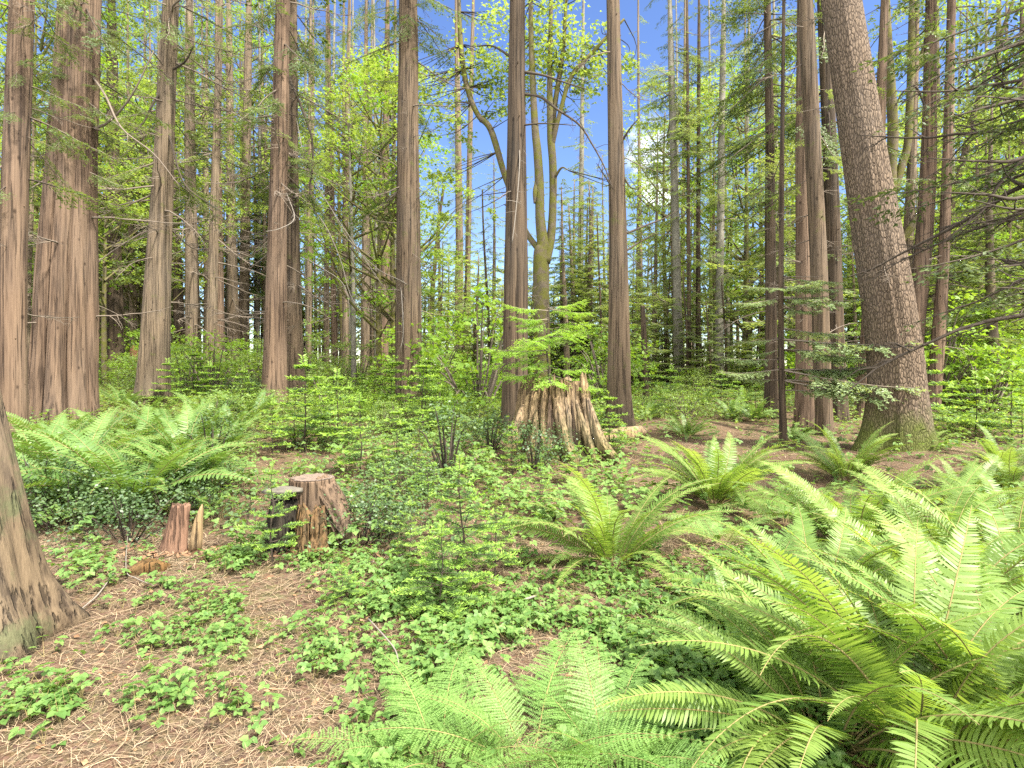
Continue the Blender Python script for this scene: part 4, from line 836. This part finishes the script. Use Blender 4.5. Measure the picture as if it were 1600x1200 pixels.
def fern(label, px, by, L, n=26, kind='sword', group='sword ferns on the forest floor', seed=0, spread=(.0, .75), az=None, azs=np.pi, Y=None, sink=.03, name=None):
    g = gpt(px, by) if Y is None else gcol(px, Y); r = np.random.default_rng(int(px*7+by*13+seed)); nm = name or ('sword_fern' if kind == 'sword' else 'lady_fern')
    t = thing(nm, label, 'fern', g-[0, 0, sink], group); pool = {'sword': FROND, 'lo': FROND_LO, 'lady': LADY}[kind]
    for k in range(n):
        a = (2*np.pi*k/n+r.normal(0, .25)) if az is None else az+r.uniform(-azs, azs); q = r.random(); l = L*r.uniform(.72, 1.08)
        tl = spread[0]+(spread[1]-spread[0])*q*q+r.normal(0, .05)
        put('frond', pool[int(r.integers(len(pool)))], t, Matrix.Translation((-.05*L*math.sin(a), .05*L*math.cos(a), 0)) @ Matrix.Rotation(a, 4, 'Z') @ Matrix.Rotation(-tl, 4, 'X') @ Matrix.Rotation(r.normal(0, .2), 4, 'Y') @ Matrix.Diagonal((l, l, l, 1)))
    if kind == 'sword':
        for k in range(4):
            a = r.uniform(0, 6.28); l = L*r.uniform(.55, .85); put('dead_frond', DEADF[k % 2], t, Matrix.Rotation(a, 4, 'Z') @ Matrix.Rotation(-.25, 4, 'X') @ Matrix.Rotation(r.normal(0, .4), 4, 'Y') @ Matrix.Diagonal((l, l, l, 1)))
    return t
FB = 'sword ferns of the bright bed at the lower right'
fern('broad sword fern with arching pale fronds above the brambles, centre right', 957, 880, 1.15, 32)
fern('broad dark-hearted sword fern on bare brown needles in front of the path', 1117, 786, 1.25, 48)
fern('sword fern in front of the mossy foot of the huge leaning fir', 1322, 752, 1.15, 30)
fern('sword fern with upright fronds between the path fern and the bright bed', 1335, 862, 1.2, 34)
fern('very large sword fern whose fronds fan out at the bottom, leftmost of the bright bed', 1300, 1165, 1.12, 30, group=FB, spread=(.1, .6))
fern('very large sword fern with tall upright fronds, bottom middle of the bright bed', 1430, 1175, 1.25, 34, group=FB, spread=(0, .45))
fern('very large sword fern at the bottom corner of the bright bed', 1570, 1150, 1.25, 34, group=FB, spread=(0, .5))
fern('large sword fern with glossy fronds near the right edge, second row of the bright bed', 1590, 985, 1.2, 30, group=FB)
fern('large sword fern in the heart of the bright bed', 1475, 990, 1.2, 32, group=FB)
fern('sword fern at the left rim of the bright bed above the bottom fern', 1275, 985, 1.1, 30, group=FB)
fern('sword fern with long arching fronds, back middle of the bright bed', 1465, 872, 1.15, 30, group=FB)
fern('sword fern by the right edge at the back of the bright bed', 1585, 862, 1.15, 30, group=FB)
fern('sword fern under the slim straight reddish trunk, behind the bright bed', 1500, 790, .95, 24)
fern('sword fern by the right edge on brown ground behind the bright bed', 1580, 772, 1.0, 24)
fern('drooping sword fern against the right side of the huge fir', 1452, 700, .75, 20)
fern('sword fern in shade at the right edge below bright leaves', 1560, 728, .85, 22)
fern('small pale fern at the bottom middle left of the big right ferns', 1150, 1000, .5, 12)
for lab, px, by, L, n in (('soft lady fern at the bottom middle, left one of three', 690, 1195, .62, 13), ('soft lady fern at the bottom middle, centre one of three', 830, 1195, .72, 15), ('soft lady fern at the bottom middle, right one of three', 950, 1200, .64, 14),
                          ('pale lady fern between the centre fern and the path fern', 1130, 850, .8, 9), ('pale lady fern right of the path fern', 1225, 820, .75, 9), ('pale lady fern behind the left rim of the bright bed', 1205, 905, .7, 8)):
    fern(lab, px, by, L, n, 'lady', 'soft lady ferns', spread=(.1, .6))
LO = (('large sword fern at the front of the fern bank below the big fluted cedar', 205, 800, 1.5, 32), ('sword fern at the left of the fern bank below the big fluted cedar', 112, 765, 1.4, 28), ('sword fern in the bank between the fluted and fused cedars', 160, 690, 1.2, 26),
      ('bright sword fern in front of the fused twin-stem cedar', 292, 730, 1.45, 32), ('sword fern right of the foot of the fused twin-stem cedar', 322, 668, 1.3, 28), ('sword fern right end of the fern bank on the left', 362, 680, 1.1, 24),
      ('sword fern at the foot of the left reddish cedar', 58, 748, 1.3, 26), ('sword fern behind the trunk at the left edge', 48, 775, 1.0, 22), ('sword fern directly below the fused twin-stem cedar', 232, 668, 1.2, 24), ('sword fern behind the bank between two left cedars', 190, 640, 1.2, 24),
      ('small sword fern in the middle of the left fern bank', 262, 768, 1.15, 24),
      ('upright dark sword fern left one of three before the double cedar', 520, 625, 1.2, 26), ('sword fern middle one of three before the double cedar', 560, 620, 1.2, 24), ('sword fern beside the left foot of the double cedar', 603, 632, 1.2, 26),
      ('sword fern right of the pinkish cedar pair', 500, 665, 1.1, 24), ('broad sword fern right of the foot of the double cedar', 680, 672, 1.2, 26), ('sword fern in the hollow left of the old stump', 752, 680, 1.1, 24), ('dark sword fern between double cedar and old stump', 715, 655, 1.2, 24),
      ('low sword fern in front of the double cedar', 640, 680, .9, 20), ('sword fern tucked between the old stump and the lone cedar', 928, 668, 1.0, 22), ('dark drooping sword fern beside the path right of the lone cedar', 1072, 682, 1.1, 24),
      ('bright sword fern on the far side of the path', 1142, 655, 1.2, 26), ('sword fern at the far bend of the path', 1100, 632, 1.2, 24), ('far sword fern in front of the grey ragged conifer', 1040, 622, 1.2, 24), ('sword fern at the foot of the dark hemlock trunk', 1178, 658, 1.1, 22),
      ('dark sword fern at the foot of the bent hemlock stem', 1240, 690, .9, 22), ('sword fern far behind the brush heap', 1120, 620, 1.3, 22), ('small sword fern right of the lone cedar foot', 1010, 655, .9, 18), ('sword fern among bright leaves right of the slim reddish trunk', 1520, 672, 1.1, 22),
      ('sword fern behind the lone cedar', 985, 640, 1.1, 20), ('far sword fern left of the dark hemlock trunk', 1160, 630, 1.2, 20))
LO += (('sword fern near the front of the left fern bank, above the broken stump', 300, 775, 1.3, 24), ('dark sword fern at the left edge beside the closest trunk', 75, 800, 1.2, 22), ('sword fern in the middle of the left fern bank below the fused cedar', 225, 725, 1.35, 26), ('sword fern low between the fluted cedar and the left reddish cedar', 90, 710, 1.3, 24),
      ('sword fern left of the pinkish cedar pair', 395, 660, 1.3, 22), ('sword fern at the right foot of the fused cedar', 268, 690, 1.3, 24), ('sword fern left of the small holly by the tan trunks', 345, 712, 1.2, 22), ('sword fern between pinkish cedar pair and double cedar', 575, 660, 1.3, 24), ('sword fern at the right of the double cedar, farther back', 690, 635, 1.4, 22))
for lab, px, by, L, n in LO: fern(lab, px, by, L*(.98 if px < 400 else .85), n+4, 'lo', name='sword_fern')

# ------------------------------------------------------------------ young firs
def fir_sapling_mesh(seed, h, w, whorls=7, nb=5, needle=.036, nstep=.0085, tips=True):
    r = np.random.default_rng(seed); sm = MB(); b = MB(); stem = smooth_path(np.stack([r.normal(0, .012, 6), r.normal(0, .012, 6), np.linspace(0, h, 6)], -1)*np.array([h, h, 1]), 4)
    sm.add(*tube(stem, np.linspace(.009*h+.003, .002, len(stem)), 5))
    tot = {0: [[], [], [], [], []], 1: [[], [], [], [], []]}
    def needles(A, B, mi, ln_):
        L = np.linalg.norm(B-A); n = max(3, int(L/nstep)); u = np.linspace(.05, 1, n)[:, None]; d = (B-A)/L
        sd = nrm(np.cross(d, [0, 0, 1.])+1e-6); up = np.cross(sd, d); P = A+(B-A)*u
        for sg in (-1, 1):
            dd = nrm(d*.45+sg*sd*.85+up*r.normal(.15, .3, (n, 1))+r.normal(0, .12, (n, 3)))
            q = tot[mi]; q[0].append(P); q[1].append(dd); q[2].append(nrm(np.cross(nrm(up+r.normal(0, .3, (n, 3))), dd))); q[3].append(np.full(n, ln_)*r.uniform(.8, 1.15, n)); q[4].append(np.full(n, needle*.27))
    for k in range(whorls):
        f = (k+.5)/whorls; z = h*(.16+.80*f); l = w*(1-f)**.8*r.uniform(.85, 1.1)+.05*w; i = int(f*(len(stem)-1)); o = np.array([stem[i][0], stem[i][1], z])
        for m in range(nb):
            if r.random() < .1: continue
            a = 2*np.pi*(m+k*.38)/nb+r.normal(0, .2); d = np.array([math.cos(a), math.sin(a), .12+.35*f]); ll = l*r.uniform(.7, 1.1); A = o.copy(); e = o+d*ll+[0, 0, -.10*ll]
            sm.add(*tube(np.stack([o, (o+e)/2+[0, 0, .02*ll], e]), [.0035*h+.001, .003*h, .001], 3, cap=False))
            mid = o+(e-o)*.72; needles(o+(e-o)*.2, mid, 0, needle); needles(mid, e, 1 if tips else 0, needle*1.1)
            for q in range(max(2, int(ll/.075))):
                s = .25+.65*(q+.5)/max(2, int(ll/.075)); p = o+(e-o)*s
                for sg in (-1, 1):
                    a2 = a+sg*r.uniform(.6, .95); l2 = ll*(.48*(1.1-s))*r.uniform(.7, 1.15); d2 = np.array([math.cos(a2), math.sin(a2), .05]); e2 = p+d2*l2; m2 = p+d2*l2*.5
                    needles(p, m2, 0, needle*.95); needles(m2, e2, 1 if tips else 0, needle*1.05)
    needles(stem[-3], stem[-1]+[0, 0, .02], 1, needle)
    for mi, q in tot.items():
        if q[0]: b.add(*rhombs(*[np.concatenate(z) for z in q]), mi)
    return b.build('needles', [M_FIRN, M_TIP]), sm.build('stem', M_DKTWIG)
SAP = [fir_sapling_mesh(400, 1.0, .42, 8, 6), fir_sapling_mesh(401, 1.0, .34, 7, 5), fir_sapling_mesh(402, 1.0, .5, 6, 5), fir_sapling_mesh(403, 1.0, .38, 6, 5, needle=.05, nstep=.014)]
def sapling(label, px, by, h, k=0, rz=0., sw=1.0):
    t = thing('fir_sapling', label, 'sapling', gpt(px, by)-[0, 0, .02], 'young firs among the brambles', rz); me, sm = SAP[k]
    put('stem', sm, t, Matrix.Diagonal((h, h, h, 1))); put('foliage', me, t, Matrix.Diagonal((h*sw, h*sw, h, 1)))
for a in (('bushiest young fir with bright new tips, centre foreground', 720, 930, .98, 0, .3, 1.15), ('young fir with drooping bluish lower branches in front of the bushiest one', 690, 965, .62, 2, 1.2, 1.3), ('thin young fir just right of the bushiest young fir', 775, 905, .7, 1, 2),
          ('slender young fir with dark stem behind the sawn stump', 564, 745, 1.25, 1, .5, 1.3), ('small young fir in front of the sawn stump', 426, 880, .82, 2, .9, .8), ('tall thin young fir left of the sawn stump, behind it', 460, 700, 1.2, 3, 0, 1.1),
          ('pale young fir in front of the pinkish cedar', 425, 715, 1.05, 3, 1), ('wispy young fir right of the sawn stump', 600, 800, .7, 1, 2.2), ('tall dark-stemmed young fir left of the double cedar', 545, 690, 1.3, 3, .7), ('small young fir in front of the double cedar', 655, 720, .9, 3, 1.6),
          ('low young fir at the foot of the old stump', 905, 760, .62, 2, .2), ('low young fir left of the centre fern', 845, 800, .6, 1, 2.6), ('little young fir beside the log', 1010, 740, .45, 3, .5), ('tiny young fir sprig among brambles near the bottom middle', 535, 945, .28, 2, .5, 1.5),
          ('small young fir left of the bushiest one', 640, 880, .55, 2, 2.4), ('young fir behind the wispy one', 620, 735, 1.0, 3, 2.0, 1.2), ('young fir in the brambles below the old stump', 800, 745, .8, 3, 1.1), ('young fir right of the wispy one', 668, 795, .75, 1, .1, 1.2)):
    sapling(*a)

# ------------------------------------------------------------------ shrubs
HOL = [bush_mesh(500+k, [.55, .8, .4][k], [1.0, .8, 1.3][k], [34, 44, 22][k], 34, .05, M_HOLLY, M_DKTWIG, 1, .6) for k in range(3)]
BSH = [bush_mesh(520+k, [1.0, 1.4, .8][k], [1.6, 1.2, 2.2][k], [42, 50, 36][k], 36, .085, [M_BUSH, M_FRESH, M_BUSH][k], M_TWIG, 1, .35) for k in range(3)]
VMAP = [bush_mesh(540+k, 1.6, [3.2, 2.6][k], 52, 26, .12, M_FRESH, M_TWIG, 3, .3) for k in range(2)]
def shrub(name, label, px, by, s, var, rz=0, group=None, Y=None):
    t = thing(name, label, 'shrub', (gpt(px, by) if Y is None else gcol(px, Y))-[0, 0, .03], group, rz, s); fo, sm = var
    put('stem', sm, t); put('foliage', fo, t)
for a in (('glossy dark holly in front of the left fern bank', 105, 822, .75, HOL[1]), ('glossy dark holly below the large left fern', 262, 815, .7, HOL[1], 2), ('tall glossy holly spray right of the left fern bank', 330, 735, 1.0, HOL[2], 1), ('low dark holly left of the broken stump', 200, 845, .7, HOL[1], 4),
          ('glossy holly right of the sawn stump', 560, 850, .75, HOL[1], 1), ('small dark holly behind the sawn stump', 600, 845, .6, HOL[0], 3), ('dark-stemmed tall holly standing left of the old stump', 699, 745, 1.15, HOL[2], .4), ('pale glossy holly growing at the front left of the old stump', 835, 735, .9, HOL[0], .8),
          ('holly behind the slim conifer row at left', 330, 620, 1.3, HOL[1], 2), ('holly bush between tan trunks and pinkish cedar', 385, 632, 1.3, HOL[0], 1), ('low holly among young firs', 640, 770, .7, HOL[1], 2), ('holly in shade beneath the left reddish cedar', 60, 815, .9, HOL[0], 2), ('glossy holly left of the dark cedar', 765, 705, .9, HOL[0], 4), ('low glossy holly above the broken stump', 310, 780, .7, HOL[1], 5)):
    shrub('holly_shrub', *a, **{'group': 'holly shrubs'})
rs = np.random.default_rng(21)
GAPS = sorted(LM)
def between(px):
    for (a, la), (b, lb) in zip(GAPS[:-1], GAPS[1:]):
        if px < b: return la, lb
    return GAPS[-2][1], GAPS[-1][1]
nb_ = 0
for (x0, x1, n, y0, y1, kinds) in ((0, 240, 10, 24, 40, 'bbv'), (240, 430, 10, 22, 40, 'bvb'), (430, 640, 14, 20, 40, 'bb'), (640, 800, 12, 18, 38, 'bbv'), (860, 960, 7, 18, 36, 'vbb'), (985, 1200, 14, 24, 44, 'bb'), (1200, 1440, 10, 20, 40, 'bv'), (1440, 1640, 16, 16, 36, 'vvb'), (340, 760, 14, 11, 19, 'b'), (980, 1080, 4, 14, 20, 'b')):
    for k in range(n):
        px = x0+(x1-x0)*(k+rs.random())/n; Y = rs.uniform(y0, y1); kd = kinds[k % len(kinds)]; la, lb = between(px)
        if kd == 'v': shrub('vine_maple', f'bright leafy bush between {la} and {lb}', px, 0, rs.uniform(.9, 1.4), VMAP[k % 2], rs.uniform(0, 6), f'understory maples left of the {lb}', Y)
        else: shrub('leafy_bush', f'low green bush between {la} and {lb}', px, 0, rs.uniform(.8, 1.5) if Y > 19 else rs.uniform(.45, .7), BSH[k % 3], rs.uniform(0, 6), f'understory bushes left of the {lb}', Y)

# ------------------------------------------------------------------ background trees, each with its own trunk and crown
def bg_trunk(seed, H, r0, mat):
    q = np.stack([.15*np.sin(np.linspace(0, 3, 14)+seed), .1*np.cos(np.linspace(0, 4, 14)+seed)-.1, np.linspace(-.3, H, 14)], -1); return MB().add(*tube(q, np.linspace(r0, .03, 14), 10)).build('trunk', mat)
BT = {'h': [bg_trunk(1, 18, .24, B_FARB), bg_trunk(2, 18, .20, B_TAN)], 's': [bg_trunk(3, 20, .2, B_TAN), bg_trunk(4, 20, .17, B_PALE)], 'y': [bg_trunk(5, 9, .08, B_DARK)], 'm': [bg_trunk(6, 13, .16, B_MOSS), bg_trunk(7, 13, .13, B_PALE)]}
BC = {'h': (CR_HEM, 18, 'layered green conifer'), 's': (CR_SPARSE, 20, 'slim sparse conifer'), 'y': (CR_YOUNG, 9, 'low young conifer'), 'm': (CR_MAP, 14, 'yellow-green maple')}
rt = np.random.default_rng(42); ib = 0
def bgtree(kd, px, Y, top):
    global ib
    crowns, H, desc = BC[kd]; g = gcol(px, Y); la, lb = between(px); hh = CZ+(HOR-top)/F*Y-g[2]; s = hh/H; ib += 1
    t = thing({'h': 'conifer_tree', 's': 'conifer_tree', 'y': 'young_conifer', 'm': 'maple_tree'}[kd], f'{desc}, between {la} and {lb}', 'tree', g, f'{desc}, in the gap left of the {lb}', rt.uniform(0, 6.28))
    wd = s**.35*rt.uniform(.85, 1.15) if kd != 'm' else s**.6
    put('trunk', BT[kd][ib % len(BT[kd])], t, Matrix.Diagonal((wd, wd, s*.97, 1))); put('crown', crowns[int(rt.integers(len(crowns)))], t, Matrix.Rotation(rt.uniform(0, 6), 4, 'Z') @ Matrix.Diagonal((wd, wd, s, 1)))
for (x0, x1, n, y0, y1, t0, t1, kinds) in (
        (-60, 250, 24, 24, 55, -80, 240, 'hmhh'), (-40, 300, 12, 34, 60, 60, 330, 'mhm'), (150, 440, 14, 46, 64, -40, 140, 'hmsm'), (240, 430, 12, 46, 64, 100, 400, 'hym'),
        (430, 640, 14, 42, 62, 60, 420, 'hsmm'), (470, 640, 12, 42, 58, 300, 470, 'yhm'), (545, 640, 4, 24, 34, 80, 130, 'm'), (640, 800, 18, 26, 55, 230, 470, 'hyhm'), (800, 960, 16, 24, 50, 230, 440, 'hyh'), (870, 945, 4, 26, 34, 240, 320, 'h'),
        (960, 1040, 10, 26, 55, 360, 500, 'yhm'), (990, 1210, 22, 34, 60, 60, 420, 'hhm'), (1040, 1200, 14, 24, 45, 400, 500, 'yy'), (1200, 1340, 14, 22, 45, 20, 400, 'hhm'), (1330, 1450, 12, 24, 50, 150, 420, 'hmm'),
        (1440, 1660, 22, 18, 45, 120, 420, 'mmh'), (1500, 1660, 10, 22, 40, -40, 200, 'hm')):
    for k in range(n):
        bgtree(kinds[k % len(kinds)], x0+(x1-x0)*(k+rt.random())/n, rt.uniform(y0, y1), rt.uniform(t0, t1))

for (x0, x1, n) in ((150, 430, 12), (430, 640, 11), (985, 1210, 6), (1440, 1600, 5)):
    for k in range(n): bgtree('s', x0+(x1-x0)*(k+rt.random())/n, rt.uniform(38, 64), rt.uniform(-220, -70))
rp = np.random.default_rng(61)
for (x0, x1, n) in ((250, 430, 5), (430, 640, 9), (640, 780, 7), (880, 960, 3), (985, 1200, 6), (1440, 1620, 5)):
    for k in range(n):
        px = x0+(x1-x0)*(k+rp.random())/n; la, lb = between(px); t = thing('fir_sapling', f'lacy young fir between {la} and {lb}', 'sapling', gcol(px, rp.uniform(10, 21))-[0, 0, .02], f'lacy young firs left of the {lb}', rp.uniform(0, 6))
        h = rp.uniform(.8, 1.9); me, sm = SAP[3]; put('stem', sm, t, Matrix.Diagonal((h, h, h, 1))); put('foliage', me, t, Matrix.Diagonal((h*1.3, h*1.3, h, 1)))
# far wood that closes the view: one leafy mass
def far_woods():
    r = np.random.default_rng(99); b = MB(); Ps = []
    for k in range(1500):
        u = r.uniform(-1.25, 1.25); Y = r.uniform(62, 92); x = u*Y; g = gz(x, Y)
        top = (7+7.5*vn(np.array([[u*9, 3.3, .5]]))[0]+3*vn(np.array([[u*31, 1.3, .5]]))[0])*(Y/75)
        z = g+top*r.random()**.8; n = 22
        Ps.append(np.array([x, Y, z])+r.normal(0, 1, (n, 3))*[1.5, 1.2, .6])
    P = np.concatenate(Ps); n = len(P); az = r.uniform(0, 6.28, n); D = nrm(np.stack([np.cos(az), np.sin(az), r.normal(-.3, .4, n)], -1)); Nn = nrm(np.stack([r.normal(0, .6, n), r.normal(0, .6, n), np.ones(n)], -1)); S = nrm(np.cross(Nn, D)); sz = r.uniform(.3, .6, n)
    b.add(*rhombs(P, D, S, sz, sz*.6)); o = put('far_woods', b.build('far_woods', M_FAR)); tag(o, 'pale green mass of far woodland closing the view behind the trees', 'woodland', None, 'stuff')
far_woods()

# ------------------------------------------------------------------ ground cover, needles and twigs
def px_of(P):
    return 800+F*P[:, 0]/P[:, 1], HOR+F*(CZ-P[:, 2])/P[:, 1]
def scatter(r, n, y0, y1, pw=1.0):
    Y = y0+(y1-y0)*r.random(n)**pw; X = (r.random(n)*2-1)*(Y*.98+.3); return np.stack([X, Y, ground(X, Y)], -1)
def gauss(px, py, cx, cy, rx, ry): return np.exp(-((px-cx)/rx)**2-((py-cy)/ry)**2)
def bramble_density(P):
    px, py = px_of(P); n = fbm(np.stack([P[:, 0]*2.6, P[:, 1]*2.6, 0*px+2], -1), 3)
    d = .8*sst(px, 420, 560)*sst(py, 830, 960)*(1-sst(px, 1250, 1400))*(1-.75*sst(py, 1050, 1100)*sst(px, 600, 680)*(1-sst(px, 960, 1040)))
    for a in ((310, 955, 60, 32), (345, 1010, 50, 22), (90, 1110, 90, 35), (210, 1100, 80, 30), (20, 1010, 45, 30), (30, 1060, 50, 25), (360, 1110, 70, 40), (160, 880, 70, 30), (440, 870, 90, 30), (420, 900, 70, 20), (230, 1020, 45, 30), (230, 905, 30, 15)): d = np.maximum(d, .55*gauss(px, py, *a))
    d = np.maximum(d, .62*sst(px, 380, 520)*(1-sst(py, 800, 880))*sst(py, 655, 700)*(1-.85*sst(px, 960, 1010)*(1-sst(py, 760, 860)))*(1-.7*gauss(px, py, 440, 720, 90, 40)))
    d = np.maximum(d, .7*(1-sst(px, 340, 430))*sst(py, 640, 700)*(1-sst(py, 800, 850)))
    d = np.maximum(d, .45*sst(px, 960, 1020)*(1-sst(py, 640, 662))); d = np.maximum(d, .3*sst(px, 1150, 1300)*sst(py, 800, 900))
    return d*(.12+.95*sst(n, .36, .66))
def leaf_patch(name, label, r, P, mat, leaves, size, hmax, stemmat, lobes=3):
    """sprigs of folded leaflets in threes on thin stems"""
    n = len(P); vs, fs = MB(), MB()
    for k in range(leaves):
        a = r.uniform(0, 6.28, n); rad = r.uniform(.01, .10, n); h = hmax*r.uniform(.15, 1, n)*np.where(r.random(n) < .2, 1.6, 1)
        c = P+np.stack([np.cos(a)*rad, np.sin(a)*rad, h], -1)
        D0 = nrm(np.stack([np.cos(a+r.normal(0, .5, n)), np.sin(a+r.normal(0, .5, n)), r.normal(-.15, .25, n)], -1)); Nn = nrm(np.stack([r.normal(0, .28, n), r.normal(0, .28, n), np.ones(n)], -1)); S0 = nrm(np.cross(Nn, D0)); Nn = np.cross(D0, S0)
        sz = size*np.clip(r.normal(.92, .32, n), .3, 1.6)
        for (ang, m) in ((0, 1.), (1.35, .85), (-1.35, .85))[:lobes]:
            D = rot_rows(D0, Nn, np.full(n, ang)); S = np.cross(Nn, D); l = (sz*m)[:, None]; up = Nn*l*.10
            v = np.stack([c+D*l*.06, c+D*l*.22+S*l*.36+up, c+D*l*.62+S*l*.33+up, c+D*l*1.0-Nn*l*.08, c+D*l*.62-S*l*.33+up, c+D*l*.22-S*l*.36+up], 1).reshape(-1, 3)
            i = np.arange(n)[:, None]*6; vs.add(v, np.concatenate([i+np.array([[0, 3, 2, 1]]), i+np.array([[0, 5, 4, 3]])]), 0)
        w = .0016; q = np.stack([P, P+[w, w, 0], c+[w*.5, 0, 0], c], 1).reshape(-1, 3); fs.add(q, np.arange(4*n).reshape(-1, 4), 1)
    v1, f1 = vs.merged(); v2, f2 = fs.merged(); b = MB(); b.v = [v1, v2]; b.n = len(v1)+len(v2); b.f = f1+[(f+len(v1), m) for f, m in f2]
    o = put(name, b.build(name, [mat, stemmat])); return tag(o, label, 'ground cover', None, 'stuff')
rg = np.random.default_rng(31)
P = np.concatenate([scatter(rg, 15000, 2.0, 5.2), scatter(rg, 19000, 4.0, 15, .8)]); P = P[rg.random(len(P)) < bramble_density(P)]
nearP = P[P[:, 1] < 5.0]; farP = P[P[:, 1] >= 5.0]
leaf_patch('bramble_leaves', 'bright green trailing bramble leaves spreading over brown needles in the foreground', rg, nearP, M_VINE, 5, .037, .085, M_RACH)
leaf_patch('bramble_undergrowth', 'mixed bramble undergrowth between the stumps and the standing cedars', rg, farP, M_VINE, 4, .062, .24, M_RACH)
P = scatter(rg, 26000, 12, 30, .85); px, py = px_of(P); nn_ = fbm(np.stack([P[:, 0]*.7, P[:, 1]*.7, 0*px+5], -1), 3)
dd_ = (.25+.75*sst(nn_, .38, .58))*(1-.8*gauss(px, py, 1110, 690, 90, 45))*(1-.75*gauss(px, py, 1290, 680, 110, 45))
P = P[rg.random(len(P)) < dd_*.8]
leaf_patch('low_undergrowth', 'pale green low undergrowth among the ferns beneath the standing trees', rg, P, M_BUSH, 5, .085, .38, M_RACH, 1)
def ivy_density(P):
    px, py = px_of(P); n = fbm(np.stack([P[:, 0]*1.2, P[:, 1]*1.2, 0*px+7], -1), 3)
    d = .8*(1-sst(px, 380, 450))*sst(py, 755, 800)*(1-sst(py, 815, 850)); d = np.maximum(d, .8*gauss(px, py, 600, 800, 120, 55)); d = np.maximum(d, .45*(1-sst(px, 500, 900))*(1-sst(py, 690, 730)))
    return d*sst(n, .3, .55)
P = scatter(rg, 15000, 4.2, 16, .8); P = P[rg.random(len(P)) < ivy_density(P)]
leaf_patch('holly_undergrowth', 'dark glossy low leaves covering the ground below the left fern bank', rg, P, M_HOLLY, 6, .05, .30, M_DKTWIG, 1)
def twig_litter():
    r = np.random.default_rng(17); P = np.concatenate([scatter(r, 44000, 1.9, 5.5, 1.0), scatter(r, 30000, 4.5, 15, .85)]); n = len(P)
    far = np.clip(P[:, 1]/4, .8, 2.4); a = r.uniform(0, np.pi, n); l = r.uniform(.015, .075, n)*np.where(r.random(n) < .06, 2.6, 1)*far**.5; w = r.uniform(.0006, .0016, n)*far
    d = np.stack([np.cos(a), np.sin(a), r.normal(0, .16, n)], -1); s = np.stack([-np.sin(a), np.cos(a), 0*a], -1); P[:, 2] += r.uniform(.002, .02, n)
    bend = s*(l*r.normal(0, .1, n))[:, None]
    A = P-d*l[:, None]; B = P+d*l[:, None]; Mx = P+bend; W_ = s*w[:, None]; U = np.array([0, 0, 1.])*w[:, None]
    v = np.stack([A-W_, A+W_, Mx+W_+U, Mx-W_+U, B+W_*.5, B-W_*.5], 1).reshape(-1, 3); i = np.arange(n)[:, None]*6
    b = MB().add(v, np.concatenate([i+np.array([[0, 1, 2, 3]]), i+np.array([[3, 2, 4, 5]])]))
    o = put('needle_litter', b.build('needle_litter', M_LITTER, False)); tag(o, 'pinkish brown fallen needles and fine twigs covering the forest floor', 'leaf litter', None, 'stuff')
    Q = scatter(r, 5000, 2, 14, .9); n = len(Q); Q[:, 2] += r.uniform(.004, .02, n); az = r.uniform(0, 6.28, n); D = nrm(np.stack([np.cos(az), np.sin(az), r.normal(0, .2, n)], -1)); Nn = nrm(np.stack([r.normal(0, .35, n), r.normal(0, .35, n), np.ones(n)], -1)); sz = r.uniform(.018, .05, n)
    o = put('fallen_leaves', MB().add(*rhombs(Q, D, nrm(np.cross(Nn, D)), sz, sz*.6)).build('fallen_leaves', M_DEADLEAF)); tag(o, 'small brown dead leaves scattered over the needles', 'leaf litter', None, 'stuff')
    b = MB(); Q = scatter(r, 700, 2.2, 13, .9)
    for p in Q:
        a = r.uniform(0, 6.28); l = r.uniform(.12, .5); d = np.array([math.cos(a), math.sin(a), 0]); s = np.array([-math.sin(a), math.cos(a), 0]); t = np.linspace(-1, 1, 6)[:, None]
        q = p+d*l*.5*t+s*l*r.normal(0, .12)*t*t+r.normal(0, .008, (6, 3)); q[:, 2] = ground(q[:, 0], q[:, 1])+r.uniform(.005, .03)
        b.add(*tube(q, np.linspace(1, .4, 6)*(.0013+.005*r.random()**4), 5, cap=False))
    o = put('twig_litter', b.build('twig_litter', M_LITTER)); tag(o, 'thin broken twigs strewn across the needles', 'leaf litter', None, 'stuff')
twig_litter()
def chips():
    r = np.random.default_rng(23); Ps = []
    for (cx, cy_, sx, n) in ((cs.location.x, cs.location.y-.25, .38, 420), (bs.location.x, bs.location.y-.05, .28, 220), (st.location.x, st.location.y-.6, .9, 500)):
        x = r.normal(cx, sx, n); y = r.normal(cy_, sx*.6, n); Ps.append(np.stack([x, y, ground(x, y)+r.uniform(.005, .03, n)], -1))
    Q = np.concatenate(Ps); n = len(Q); az = r.uniform(0, 6.28, n); D = nrm(np.stack([np.cos(az), np.sin(az), r.normal(0, .3, n)], -1)); Nn = nrm(np.stack([r.normal(0, .5, n), r.normal(0, .5, n), np.ones(n)], -1)); sz = r.uniform(.02, .10, n)
    o = put('wood_chips', MB().add(*rhombs(Q, D, nrm(np.cross(Nn, D)), sz, sz*.35)).build('wood_chips', M_CHIP)); tag(o, 'reddish crumbs and chips of rotten wood around the stumps', 'wood chips', None, 'stuff')
M_CHIP = plainmat('wood_chip', (.07, .035, .018), (.26, .15, .085))
chips()
